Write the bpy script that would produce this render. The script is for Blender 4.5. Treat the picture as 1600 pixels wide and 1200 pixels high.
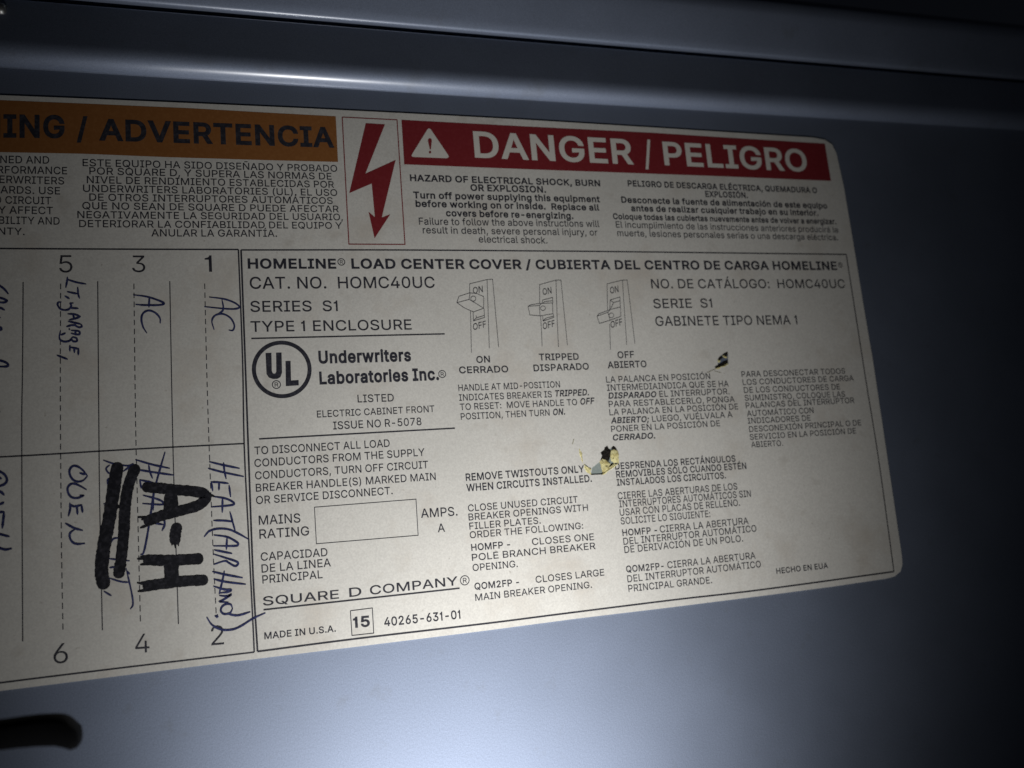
import bpy, bmesh, math, random
from mathutils import Vector, Matrix
from mathutils.geometry import delaunay_2d_cdt

random.seed(7)
for o in list(bpy.data.objects):
    bpy.data.objects.remove(o)
SC = bpy.context.scene
COL = SC.collection

# ------------------------------------------------------------------ camera
# the cover stands in the XZ plane, its face towards -Y; metres
cam_d = bpy.data.cameras.new('camera')
cam = bpy.data.objects.new('camera', cam_d); COL.objects.link(cam)
cam_d.sensor_width = 36.0; cam_d.sensor_fit = 'HORIZONTAL'; cam_d.lens = 30.263
cam_d.clip_start = 0.005; cam_d.clip_end = 50.0
RGT = Vector((0.95444513, -0.28558533, -0.08646102))
UP = Vector((0.0389304, -0.1681012, 0.98500072))
FWD = Vector((0.29583595, 0.9434951, 0.14932542))
m = Matrix.Identity(4)
for i in range(3):
    m[i][0] = RGT[i]; m[i][1] = UP[i]; m[i][2] = -FWD[i]
m[0][3], m[1][3], m[2][3] = -0.00029804, -0.20074389, -0.06565712
cam.matrix_world = m
cam_d.dof.use_dof = True; cam_d.dof.focus_distance = 0.196; cam_d.dof.aperture_fstop = 14.0
SC.camera = cam

# ------------------------------------------------------------------ world, lamps, exposure
w = bpy.data.worlds.new('World'); SC.world = w; w.use_nodes = True
w.node_tree.nodes['Background'].inputs[0].default_value = (0.55, 0.65, 0.9, 1)
w.node_tree.nodes['Background'].inputs[1].default_value = 0.004
def lamp(name, loc, target, power, color, radius, focus):
    """a small lamp whose beam fades from its axis like a reflector torch (cosine to a power)"""
    d = bpy.data.lights.new(name, 'POINT'); d.energy = power; d.color = color; d.shadow_soft_size = radius
    o = bpy.data.objects.new(name, d); COL.objects.link(o); o.location = loc
    o.rotation_euler = (Vector(target) - Vector(loc)).to_track_quat('-Z', 'Y').to_euler()
    d.use_nodes = True; nt = d.node_tree; em = nt.nodes['Emission']
    tc = nt.nodes.new('ShaderNodeTexCoord'); sp = nt.nodes.new('ShaderNodeSeparateXYZ')
    nt.links.new(tc.outputs['Normal'], sp.inputs[0])
    def mth(op, a, b_):
        n_ = nt.nodes.new('ShaderNodeMath'); n_.operation = op
        for k, v_ in enumerate((a, b_)):
            if isinstance(v_, (int, float)): n_.inputs[k].default_value = v_
            else: nt.links.new(v_, n_.inputs[k])
        return n_.outputs[0]
    cs = mth('MAXIMUM', mth('MULTIPLY', sp.outputs['Z'], -1.0), 0.02)
    nt.links.new(mth('POWER', cs, focus), em.inputs['Strength'])
    return o
lamp('flashlight', (0.037, -0.130, -0.258), (0.0555, 0.0, -0.100), 4.9, (1.0, 1.0, 1.0), 0.009, 17.5)
SC.view_settings.view_transform = 'Standard'; SC.view_settings.look = 'None'
SC.view_settings.exposure = 0.0; SC.view_settings.gamma = 1.0; SC.view_settings.use_curve_mapping = False

# ------------------------------------------------------------------ measured artwork of the label, millimetres
RING = (7.88,-28.36,6.62,6.7)
REGM = [(22.73,-2.8,0.91),(164.08,-3.26,0.77),(45.19,-30.81,0.96),(46.85,-79.85,1.15),(6.49,-31.86,1)]
UL_LETTERS = [[(4.41,-24.45),(5.72,-24.44),(5.62,-28.66),(5.85,-29.26),(6.3,-29.32),(6.59,-28.89),(6.74,-24.43),(7.96,-24.43),(7.86,-29.14),(7.44,-30.16),(6.78,-30.53),(5.8,-30.53),(4.91,-30.18),(4.42,-29.33)],[(8.74,-26.45),(9.88,-26.45),(9.78,-31.04),(11.46,-30.98),(11.44,-32.22),(8.55,-32.3)]]
OUTLINE = [(-83.73,34.63),(-49.45,35.12),(-30.15,35.43),(-9.64,35.68),(16.72,35.96),(45.21,36.09),(72.51,36.1),(109.6,35.87),(135.68,35.64),(161.31,35.44),(165.21,34.93),(167.45,33.63),(168.55,30.88),(169.37,20.59),(169.76,0.31),(169.98,-16.68),(170.31,-31.11),(170.23,-57.24),(170.14,-74.14),(170.07,-86.02),(169.83,-88.42),(168.85,-90.22),(166.74,-91.29),(163.93,-91.6),(146.57,-91.89),(125,-91.94),(99.26,-91.87),(73.57,-91.68),(51.15,-91.76),(21.52,-91.66),(-4.32,-91.48),(-24.55,-91.43),(-49.19,-91.38),(-80.08,-91.38)]
ORANGE_BAND = [(-80.9,33.67),(-49.45,33.94),(-30.17,34.18),(-9.68,34.37),(7.64,34.27),(23.46,34.26),(23.35,22.43),(4.21,22.2),(-15.57,22.07),(-32.94,22.15),(-49.43,21.82),(-80.56,21.23)]
RED_BAND = [(39.69,34.24),(72.34,34.2),(109.41,34.28),(130.31,34.03),(165.01,33.72),(165.19,22.18),(128.69,22.37),(96.56,22.36),(71.23,22.34),(39.57,22.44)]
TRI = [(46.15,32.01),(46.45,32.28),(46.78,32.26),(47.05,32.01),(51.02,25.32),(51.11,24.89),(50.75,24.54),(50.33,24.48),(42.06,24.48),(41.66,24.63),(41.6,24.97),(41.83,25.32)]
BANG = [[(46.01,29.08),(46.21,29.48),(46.59,29.67),(46.95,29.51),(47.08,29.09),(46.62,26.63),(46.37,26.62)],[(46.08,26.01),(46.26,26.27),(46.55,26.28),(46.69,26.03),(46.59,25.69),(46.29,25.55),(46.06,25.71)]]
BOLTBOX = [(25.01,34.14),(38.56,34.17),(38.35,1.7),(24.77,1.65)]
BOLT = [(30.69,32.86),(35.45,32.81),(29.81,19.66),(37.52,23.54),(33.1,8.48),(35.24,9.35),(31.01,3.16),(29.96,9.93),(31.42,8.53),(31.18,17.15),(25.59,14.52)]
DIRRULES = [(0.34,[(-80.54,-0.02),(-49.38,-0.04),(-24.1,0),(-0.63,0.1)]),(0.34,[(-0.59,0.14),(-0.64,-25.49),(-1.04,-44.91),(-0.89,-65.65),(-0.73,-82.14),(-0.68,-90.06)]),(0.34,[(-0.68,-90.06),(-26.23,-89.87),(-49.19,-89.82),(-78.1,-89.93)]),(0.32,[(-79.34,-44.24),(-49.29,-44.82),(-23.65,-44.77),(-1.04,-44.91)]),(0.22,[(-44.9,-7.48),(-45.05,-26.88),(-45.21,-40.48),(-45.09,-82.32)]),(0.22,[(-30.32,-7.36),(-30.53,-41.32),(-30.58,-55.6),(-30.43,-81.88)]),(0.22,[(-15.56,-7.41),(-15.85,-42.15),(-15.83,-61.57),(-15.75,-82.4)])]
DASHES = [(0.2,[(-37.65,-7.87),(-37.83,-23.64),(-37.92,-40.9),(-37.91,-64.26),(-37.75,-82.11)]),(0.2,[(-23,-7.94),(-23.15,-24.08),(-23.27,-41.73),(-23.21,-60.93),(-23.15,-81.84)]),(0.2,[(-8.18,-8.01),(-8.35,-24.52),(-8.42,-42.57),(-8.33,-67.99),(-8.14,-81.75)])]
PANELRULES = [(0.34,[(-0,-0),(36.29,0.26),(74.37,0.27),(94.06,0.24),(166.65,-0.1)]),(0.34,[(166.65,-0.1),(166.9,-36.54),(167.18,-59.74),(166.68,-90.02)]),(0.4,[(166.68,-90.02),(125.24,-90.39),(99.47,-90.17),(68.8,-90.15),(51.29,-90.17),(20.91,-89.93),(-0,-90.01)]),(0.4,[(-0,-90.01),(-0.28,-74),(-0.19,-45.92),(-0.09,-25.5),(-0,-0)]),(0.34,[(1.44,-20.98),(46.58,-20.91)]),(0.34,[(2.18,-44.06),(47.32,-44.09)]),(0.36,[(1.58,-81.41),(45.49,-81.51)])]
RATINGBOX = [(13.52,-60.2),(36.7,-60.2),(36.62,-68.53),(13.54,-68.34)]
DATEBOX = [(20.18,-83.74),(25.08,-83.69),(25.05,-89.19),(20.22,-89.12)]
DRAW = [[[(53.69,-10.57),(53.87,-8.34),(58.46,-7.26),(59.89,-7.18),(59.93,-24.54)],[(58.46,-7.26),(57.53,-24.78)],[(53.52,-15.32),(52.88,-25.77)],[(50.23,-13.11),(50.87,-11.51),(53.68,-10.66),(55.51,-10.85),(57.2,-11.65),(56.95,-14.62),(54.24,-15.54),(51.94,-14.43),(50.23,-13.11)],[(50.31,-13.11),(53.42,-12.32),(56.95,-14.62)],[(53.42,-12.32),(53.76,-10.75)],[(55.14,-12.16),(55.05,-12.44),(54.85,-12.67),(54.57,-12.79),(54.28,-12.79),(54.03,-12.66),(53.87,-12.43),(53.83,-12.15),(53.91,-11.86),(54.11,-11.64),(54.39,-11.51),(54.68,-11.52),(54.93,-11.64),(55.1,-11.87),(55.14,-12.16)],[(54.15,-15.63),(54.06,-17.8),(56.97,-16.98),(57.03,-14.71)],[(54.07,-17.71),(54.91,-17.03),(57.02,-16.46)],[(54.91,-17.03),(54.83,-16.42)]],[[(71.78,-13.49),(72.2,-8.65),(76.77,-7.46),(78.12,-7.46),(78.15,-24.59)],[(76.77,-7.46),(75.98,-18.99),(75.71,-24.97)],[(71.7,-16.78),(71.51,-21.55),(71.35,-24.63)],[(68.6,-14.29),(69.32,-13.9),(71.27,-13.61),(75.24,-13.48),(75.05,-16.3),(71.55,-16.82),(68.85,-16.51),(68.6,-14.29)],[(68.6,-14.29),(71.59,-14.11),(71.55,-16.82)],[(71.59,-14.11),(72.33,-13.58)],[(73.17,-14.84),(73.08,-15.11),(72.88,-15.33),(72.61,-15.44),(72.32,-15.44),(72.08,-15.31),(71.92,-15.1),(71.88,-14.82),(71.97,-14.56),(72.17,-14.34),(72.44,-14.22),(72.73,-14.23),(72.97,-14.35),(73.13,-14.57),(73.17,-14.84)],[(72.46,-13.58),(72.64,-12.69),(75.38,-12.05),(75.33,-13.48)],[(72.7,-13.5),(73.06,-13.14),(75.3,-12.9)],[(72.23,-16.92),(72.25,-18.16),(75.19,-17.28),(75.19,-16.34)],[(72.26,-18.03),(73.1,-17.42),(75.22,-16.92)]],[[(90.2,-15.71),(90.86,-8.52),(95.35,-7.52),(96.72,-7.52),(96.92,-24.63)],[(95.35,-7.52),(94.56,-24.89)],[(90.38,-19.26),(89.86,-26.02)],[(87.07,-17.16),(87.71,-16.49),(90.7,-15.53),(93.93,-14.75),(93.79,-17.27),(90.63,-18.27),(87.53,-19.07),(87.07,-17.16)],[(87.07,-17.16),(90.24,-16.16),(90.63,-18.27)],[(90.24,-16.16),(90.95,-15.45)],[(91.79,-17.01),(91.69,-17.28),(91.48,-17.5),(91.19,-17.62),(90.89,-17.62),(90.64,-17.49),(90.47,-17.27),(90.44,-16.99),(90.54,-16.71),(90.75,-16.49),(91.03,-16.38),(91.33,-16.38),(91.59,-16.51),(91.75,-16.73),(91.79,-17.01)],[(90.85,-15.44),(91.24,-12.89),(94.09,-12.09),(93.93,-14.75)],[(91.11,-15.26),(92.13,-13.58),(93.98,-13.1)],[(91.23,-12.98),(92.13,-13.58)]]]
PEN = [('blue pen note reading AC in the column numbered 1',[(0.38,[(-7.25,-11.2),(-4.16,-11.68),(-1.93,-12.57),(-0.86,-13.6),(-1.88,-14.04),(-4.24,-13.94),(-8.35,-13.43)]),(0.38,[(-4.58,-11.91),(-4.36,-13.48),(-4.53,-14.42),(-5.38,-15.04)]),(0.38,[(-6.53,-18.74),(-6.92,-16.8),(-6.19,-15.51),(-4.56,-15.17),(-2.93,-16.13),(-2.13,-17.82),(-2.48,-19.01),(-3.31,-18.96)])]),('blue pen note reading AC in the column numbered 3',[(0.42,[(-23.12,-10.54),(-20.37,-11),(-17.91,-11.91),(-16.86,-12.59),(-18.03,-12.94),(-21.07,-12.9),(-22.7,-12.74)]),(0.42,[(-19.88,-11.16),(-20.02,-13.36)]),(0.42,[(-17.79,-17.05),(-17.83,-15.88),(-18.8,-14.65),(-20.11,-14.16),(-21.2,-14.73),(-21.62,-15.99),(-21.33,-17.82),(-20.61,-19.21)])]),('small blue pen note reading LT, GARAGE, in the column numbered 5',[(0.4,[(-36.29,-6.47),(-36.38,-7.33),(-36.64,-8.77)]),(0.4,[(-36.38,-6.95),(-34.53,-7.63),(-32.67,-8.02)]),(0.4,[(-36.32,-9.73),(-35.4,-9.97),(-34.3,-10.23)]),(0.4,[(-34.29,-8.79),(-34.22,-10.23),(-33.98,-11.19)]),(0.4,[(-36.83,-10.68),(-35.99,-11.26)]),(0.4,[(-37.59,-12.01),(-38.12,-12.1),(-38.26,-12.67),(-37.76,-13.53),(-36.93,-13.82),(-36.1,-13.65),(-35.59,-12.89),(-35.79,-12.35),(-35.22,-12.28)]),(0.4,[(-35.85,-13.36),(-34.25,-13.48)]),(0.4,[(-36.27,-14.69),(-34.94,-14.8),(-33.83,-15.32)]),(0.4,[(-33.83,-15.32),(-34.61,-15.66),(-36.04,-16.04)]),(0.4,[(-35.24,-14.76),(-35.08,-15.83)]),(0.4,[(-36.21,-16.34),(-34.79,-16.71),(-33.79,-17.01)]),(0.4,[(-33.79,-17.01),(-33.56,-17.49),(-34.13,-17.71),(-34.88,-17.24),(-34.87,-16.8)]),(0.4,[(-34.88,-17.24),(-35.63,-17.22),(-36.55,-17.51)]),(0.4,[(-36.1,-18.04),(-35.94,-18.16)]),(0.4,[(-35.64,-18.36),(-34.17,-18.58),(-34.04,-19.22),(-34.65,-19.28),(-35.65,-19)]),(0.4,[(-34.81,-18.51),(-34.85,-19.26)]),(0.4,[(-35.66,-20.13),(-35.29,-19.87),(-34.62,-20.15),(-34.59,-20.76),(-35.3,-20.78),(-35.66,-20.32),(-36.08,-20.68),(-36.99,-20.81),(-37.78,-20.42),(-37.98,-19.66),(-37.8,-18.63)]),(0.4,[(-37.61,-19.33),(-36.81,-18.93)]),(0.4,[(-35.92,-21.68),(-35.98,-22.9)]),(0.4,[(-35.84,-22.06),(-34.26,-22.48)]),(0.4,[(-35.09,-22.27),(-35.1,-23.21)]),(0.4,[(-34.26,-22.39),(-34.36,-23.79)]),(0.4,[(-38.42,-23.77),(-36.44,-24.67)])]),('blue pen note reading OVEN in the column numbered 6',[(0.46,[(-34.29,-49.21),(-33.31,-49.56)]),(0.46,[(-32.91,-50.03),(-33.74,-50.83),(-34.8,-50.97),(-35.69,-50.42),(-36.2,-49.4),(-36.24,-48.41),(-35.74,-47.72),(-35.09,-47.64),(-34.28,-48.09),(-33.55,-48.86),(-32.87,-49.9)]),(0.46,[(-33.1,-52.76),(-34.08,-52.06),(-35.13,-51.45),(-36.02,-51.38),(-36.64,-52.14),(-36.52,-53.31),(-35.88,-54.16),(-34.91,-54.41),(-34.18,-54.2),(-33.67,-53.97),(-34.29,-53.87)]),(0.46,[(-36.25,-55.38),(-36.2,-56.54),(-36.56,-58.01)]),(0.46,[(-36.22,-55.65),(-35.42,-56.1),(-33.99,-55.91)]),(0.46,[(-34.93,-56.14),(-34.83,-57.8)]),(0.46,[(-34.05,-55.94),(-33.87,-57.44)]),(0.46,[(-37.09,-59.47),(-36.26,-60.07),(-35.3,-60.68),(-33.93,-61.19)]),(0.46,[(-35.38,-60.85),(-36.27,-61.56),(-36.28,-62.62),(-35.73,-63.54),(-34.85,-63.92),(-33.56,-63.92)])]),('blue pen note reading HEAT (AIR HAND.) in the column numbered 2',[(0.44,[(-8.42,-48.53),(-5.81,-49.38),(-2.25,-50.38)]),(0.44,[(-8.75,-49.94),(-5.87,-50.96),(-1.45,-52.25)]),(0.44,[(-5.51,-48.95),(-5.42,-50.62),(-5.13,-52.45)]),(0.44,[(-8.25,-52.97),(-6.65,-53.16),(-4.7,-53.53)]),(0.44,[(-8.21,-52.97),(-7.99,-54.93)]),(0.44,[(-6.59,-53.24),(-6.71,-54.84)]),(0.44,[(-4.54,-53.99),(-4.34,-56.48)]),(0.44,[(-7.96,-56.13),(-5.35,-56.81),(-3.68,-57.88),(-4.34,-58.35),(-8.39,-58.4)]),(0.44,[(-5.99,-56.65),(-6.17,-59.73)]),(0.44,[(-7.99,-61.35),(-5.88,-61.57),(-4.04,-61.95)]),(0.44,[(-4.57,-59.79),(-4.11,-61.94),(-3.62,-64.06)]),(0.44,[(-10.02,-64.63),(-8.94,-63.55),(-7.06,-63.2),(-4.88,-63.58),(-2.96,-64.64),(-0.97,-66)]),(0.44,[(-8.02,-64.48),(-5.29,-65.17),(-3.38,-66.45),(-3.16,-67.02),(-3.95,-67.21),(-8.17,-66.81)]),(0.44,[(-5.37,-65.38),(-5.6,-67.79)]),(0.44,[(-8.02,-67.7),(-4.53,-68.77)]),(0.44,[(-8.23,-68.56),(-5.8,-69.6),(-3.71,-70.54),(-3.27,-71.09),(-3.93,-71.54),(-5.14,-70.76),(-6,-70.24),(-8.3,-70.74)]),(0.44,[(-8.56,-72.24),(-5.93,-73.16),(-2.5,-74.17)]),(0.44,[(-8.33,-73.86),(-5.98,-74.68),(-1.92,-75.62)]),(0.44,[(-6.18,-72.41),(-6.68,-74.53),(-7.39,-77.06)]),(0.44,[(-8.45,-75.36),(-6.38,-76.23),(-4.99,-76.45),(-5.42,-76.84),(-7.39,-76.92)]),(0.44,[(-7.33,-77.43),(-5.88,-77.73),(-5.03,-77.53),(-6.64,-78.44),(-7.24,-78.73),(-5.61,-79.06)]),(0.44,[(-4.78,-80.45),(-5.1,-79.58),(-6.07,-79.37),(-6.93,-79.85),(-7.17,-80.68),(-6.56,-81.39),(-5.34,-81.32),(-4.78,-80.45)]),(0.44,[(-5.87,-81.47),(-3.78,-82),(-1.22,-81.57)]),(0.44,[(-8.38,-81.61),(-7.76,-81.83)]),(0.44,[(-7.89,-81.42),(-8.04,-82.01)]),(0.44,[(-10.04,-81.71),(-8.99,-83.43),(-7.02,-84.63),(-4.94,-84.81),(-3.17,-84.3),(-0.64,-83.01),(1.89,-82.15)])]),('blue pen note reading HEAT crossed out by one long pen line in the column numbered 4',[(0.42,[(-23.38,-47.1),(-20.14,-48.35),(-16.65,-49.4)]),(0.42,[(-23.22,-49.21),(-20.17,-49.97),(-15.86,-50.94)]),(0.42,[(-20.82,-48.38),(-20.65,-49.76),(-20.14,-51.3)]),(0.42,[(-22.66,-51.49),(-20.22,-52.18)]),(0.42,[(-22.66,-51.49),(-22.42,-53.26)]),(0.42,[(-21.41,-51.91),(-21.4,-53.19)]),(0.42,[(-22.05,-54.82),(-19.96,-55.57),(-18.41,-56.35),(-18.36,-57.08),(-22.19,-56.56)]),(0.42,[(-20.07,-54.39),(-20.15,-58.1)]),(0.42,[(-21.42,-60.46),(-18.12,-61.4)]),(0.42,[(-18.49,-58.46),(-17.91,-61.13),(-18.49,-62.6)]),(0.42,[(-17.5,-45.85),(-18.44,-48.98),(-19.75,-53.68),(-20.64,-58.72),(-21.49,-63.7),(-22.23,-66.86),(-22.78,-67.24)])]),('scribbled pen letters under the thick marker bars',[(0.36,[(-29.74,-46.78),(-27.72,-47.66),(-25.01,-48.28),(-23.9,-47.91)]),(0.36,[(-28.54,-47.9),(-29.23,-48.59),(-28.83,-49.5),(-28.24,-49.72)]),(0.36,[(-28.31,-50.57),(-28.99,-51.11),(-28.83,-52.45)]),(0.36,[(-25.85,-49.41),(-24.74,-48.6),(-23.91,-48.06)]),(0.36,[(-29.79,-56.03),(-29.09,-56.08)]),(0.36,[(-28.16,-58.06),(-27.06,-56.98),(-24.63,-57.38)]),(0.36,[(-28.66,-64.38),(-27.97,-63.44),(-26.85,-63.4)]),(0.36,[(-28.84,-67.53),(-26.98,-67.94),(-25.05,-68.33)]),(0.36,[(-28.87,-69.38),(-27.48,-69.24)]),(0.36,[(-28.9,-71.52),(-26.79,-72.45),(-25.13,-72.77)]),(0.36,[(-25.67,-69.85),(-25.18,-72.48),(-24.65,-75.39),(-24.52,-77.39),(-25.02,-78.24)]),(0.36,[(-25.55,-70.43),(-25.02,-71.06)]),(0.36,[(-30,-74.1),(-28.64,-75.12)])]),('blue pen note cut by the left edge of the view above the middle line',[(0.46,[(-50.75,-7.49),(-49.36,-8.3),(-48.48,-9.06),(-47.74,-10.07)]),(0.46,[(-50.74,-10.66),(-49.36,-10.94),(-48.48,-11.27),(-47.97,-11.65),(-48.66,-12.02),(-50.28,-11.79)]),(0.46,[(-50.27,-14.19),(-49.35,-13.19),(-48.43,-13.63)]),(0.46,[(-50.27,-15.13),(-49.23,-15.28)]),(0.46,[(-50.03,-17.65),(-49.23,-17.41),(-48.98,-17.81),(-49.46,-18.09)]),(0.46,[(-51.15,-24.22),(-49.33,-24.53),(-48.19,-24.97),(-47.73,-25.51),(-48.14,-25.89),(-50.24,-25.76)]),(0.46,[(-49.98,-35.82),(-49.26,-35.42)])]),('blue pen note cut by the left edge of the view below the middle line',[(0.5,[(-50.44,-46.99),(-49.28,-47.81),(-48.37,-48.53),(-47.92,-49.59),(-48.28,-50.41),(-49.27,-50.8),(-50.27,-50.54)]),(0.5,[(-49.78,-48.9),(-48.95,-49.33)]),(0.5,[(-49.93,-51.59),(-48.94,-52.13),(-48.44,-52.73)]),(0.5,[(-50.09,-54.64),(-48.94,-54.45),(-48.51,-54.21)]),(0.5,[(-50.09,-56.15),(-48.44,-56.16)]),(0.5,[(-48.44,-56.25),(-48.57,-57.72),(-48.76,-59.45)]),(0.5,[(-50.24,-60.47),(-49.25,-60.6),(-48.27,-60.96),(-47.51,-61.23)]),(0.5,[(-50.23,-62.88),(-48.92,-63.55),(-48.1,-63.81),(-47.08,-63.69)])])]
MARKER = [('thick black marker lettering reading A-H',[(2.25,[(-21.27,-53.13),(-18.55,-53.59),(-15.46,-54.18),(-12.35,-54.68),(-10.19,-55.21)]),(2.25,[(-10.19,-55.21),(-9.5,-55.86),(-9.6,-56.67),(-11.04,-57.85),(-13.85,-58.54),(-17.31,-59.17),(-20.06,-59.93),(-21.15,-60.34)]),(2.25,[(-16.35,-55.33),(-16.65,-57.29),(-16.69,-58.97)]),(2.25,[(-15.54,-62.24),(-15.84,-63.49),(-15.95,-64.86)]),(2.25,[(-21.4,-68.51),(-18.23,-68.93),(-14.83,-69.15),(-11.39,-69.27)]),(2.25,[(-21.58,-73.89),(-18.35,-73.74),(-14.27,-73.67),(-10.49,-73.85)]),(2.25,[(-16.88,-69.17),(-16.87,-71.32),(-16.84,-72.93)]),(2.9,[(-16.82,-69.36),(-16.8,-72.76)]),(2.9,[(-16.54,-55.76),(-16.6,-58.32)]),(0.5,[(-20.05,-59.67),(-23.15,-59.38)]),(0.5,[(-19.9,-60.3),(-21.93,-60.42)]),(0.5,[(-20.08,-60.87),(-22.73,-61.65)]),(0.5,[(-20.4,-60.01),(-22.49,-59.94)]),(0.5,[(-20.57,-67.81),(-22.85,-67.73)]),(0.5,[(-20.58,-68.23),(-23.4,-68.1)]),(0.5,[(-20.6,-68.8),(-22.27,-68.78)]),(0.5,[(-20.6,-69.23),(-22.89,-69.36)]),(0.5,[(-20.7,-73.35),(-22.7,-73.07)]),(0.5,[(-20.71,-73.84),(-23.56,-73.05)]),(0.5,[(-20.72,-74.34),(-22.22,-74.11)]),(0.5,[(-20.73,-74.69),(-23.46,-74.82)]),(0.5,[(-16.34,-64.17),(-16.59,-65.81)]),(0.5,[(-15.94,-64.57),(-15.92,-66.45)]),(0.5,[(-15.46,-64.61),(-15.29,-66.08)]),(0.5,[(-17.02,-58.47),(-17.12,-59.66)]),(0.5,[(-17.76,-69.08),(-18.17,-71.76)]),(0.5,[(-9.56,-55.37),(-7.75,-56.14)]),(0.5,[(-21.25,-52.47),(-22.08,-52.92)]),(0.5,[(-21.28,-53.71),(-21.88,-53.37)])]),('pair of thick black marker bars scrawled over a pen note',[(2.6,[(-27.03,-48.5),(-27.57,-51.57),(-28.15,-55.32),(-28.82,-59.51),(-29.57,-63.18),(-30.14,-66.84),(-30.4,-70.04),(-30.05,-72.61)]),(2.25,[(-23.6,-49.07),(-24.67,-51.78),(-25.34,-54.59),(-25.76,-58.35),(-25.94,-61.63),(-26.31,-65.35),(-26.72,-68.57),(-27.1,-70.75)]),(0.5,[(-27.4,-57.27),(-26.74,-56.85),(-26.32,-58.31)]),(0.5,[(-28.01,-57.22),(-27.41,-57.98)]),(0.5,[(-29.65,-63.17),(-30.99,-66.76)]),(0.5,[(-28.67,-55.28),(-29.19,-54.77)])])]
HOLE1 = [(84.06,-53.98),(84.51,-53.04),(84.19,-52.21),(85.23,-51.6),(85.44,-51.03),(86.27,-50.59),(86.59,-51.39),(87.15,-51.34),(87.84,-50.69),(88.45,-51.08),(88.92,-52.02),(89.18,-52.85),(88.96,-53.97),(88.82,-55.26),(87.57,-55.42),(86.27,-56.05),(84.73,-57.39),(84.25,-57.76),(80.98,-57.65),(81.52,-55.89),(83.65,-54.56)]
DARK1 = [(83.74,-54.04),(84.55,-53.04),(84.19,-52.21),(85.23,-51.6),(85.44,-51.03),(86.27,-50.59),(86.62,-51.42),(87.12,-51.94),(86.87,-53.19),(86.27,-54.54),(85.43,-54.26),(84.42,-53.87)]
DARK1B = [(87.1,-51.45),(87.84,-50.69),(88.45,-51.08),(88.94,-52.02),(88.31,-51.98),(87.66,-51.54)]
FLAP1 = [[(83.66,-54.51),(84.51,-53.84),(85.43,-54.26),(86.54,-55.27),(85.85,-56.67),(84.73,-57.39),(84.15,-57.11),(83.96,-55.74)],[(87.08,-51.99),(88,-51.64),(88.99,-52.19),(89.1,-53.98),(88.91,-55.26),(87.6,-55.18),(86.8,-54.48),(86.75,-53.34)],[(79.33,-54.63),(79.94,-55.31),(81.41,-56.05),(80.98,-57.65),(79.94,-56.9),(79.36,-55.91)],[(78.63,-50.66),(78.9,-51.4),(79.26,-52.06),(79.04,-53.33),(79.41,-54.63),(79.14,-54.77),(78.61,-53.3),(78.42,-51.85)],[(86.12,-55.88),(87.6,-55.18),(88.91,-55.26),(87.85,-56),(86.01,-56.84),(84.5,-57.86),(83.81,-57.84)]]
HOLE2 = [(124.01,-27.38),(124.02,-28.35),(123.82,-29.78),(123.74,-30.65),(122.4,-31.11),(121.2,-31.58),(120.02,-31.95),(119.28,-31.59),(119.9,-31.18),(120.49,-31),(120.51,-29.68),(121.12,-28.88),(122.11,-28.3),(122.87,-27.81)]
DARK2 = [[(124.05,-27.48),(123.98,-28.45),(122.11,-28.35),(122.75,-27.82)],[(122.54,-30.15),(123.73,-29.78),(123.67,-30.59),(122.3,-31.06),(120.27,-31.81),(119.4,-31.52),(120.38,-31),(121.55,-30.73)],[(121.12,-28.88),(121.84,-28.65),(122.45,-29.12),(121.72,-29.51),(120.83,-29.38)]]
FLAP2 = [[(122.1,-28.4),(122.98,-28.63),(123.73,-28.96),(123.45,-29.31),(122.57,-29.13)],[(120.69,-29.58),(121.45,-29.81),(121.41,-30.11),(120.9,-30.51),(120.51,-30.08)],[(123.84,-30.6),(124.15,-30.81),(122.33,-31.62),(120.08,-32.36),(119.23,-31.97),(120.02,-31.95),(122.4,-31.11)]]
CREASE = [(0.16,[(119.66,-32.09),(118.36,-32.55),(116.95,-33.06)]),(0.1,[(119.13,-32.68),(121.2,-33.26)]),(0.2,[(77.44,-48.45),(76.9,-49.75)])]
BAR_OUTLINE = [(-75.9,-96.16),(-49.18,-97.39),(-45.8,-97.34),(-42.95,-97.39),(-40.08,-97.72),(-38.78,-98.1),(-37.77,-98.78),(-36.91,-99.83),(-35.75,-101.39),(-35.12,-102.72),(-35.19,-103.94),(-35.79,-104.77),(-36.95,-105.05),(-38.39,-104.3),(-39.83,-103.77),(-42.97,-103.34),(-46.37,-103.11),(-49.17,-103.03),(-75.75,-101.93)]
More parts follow.
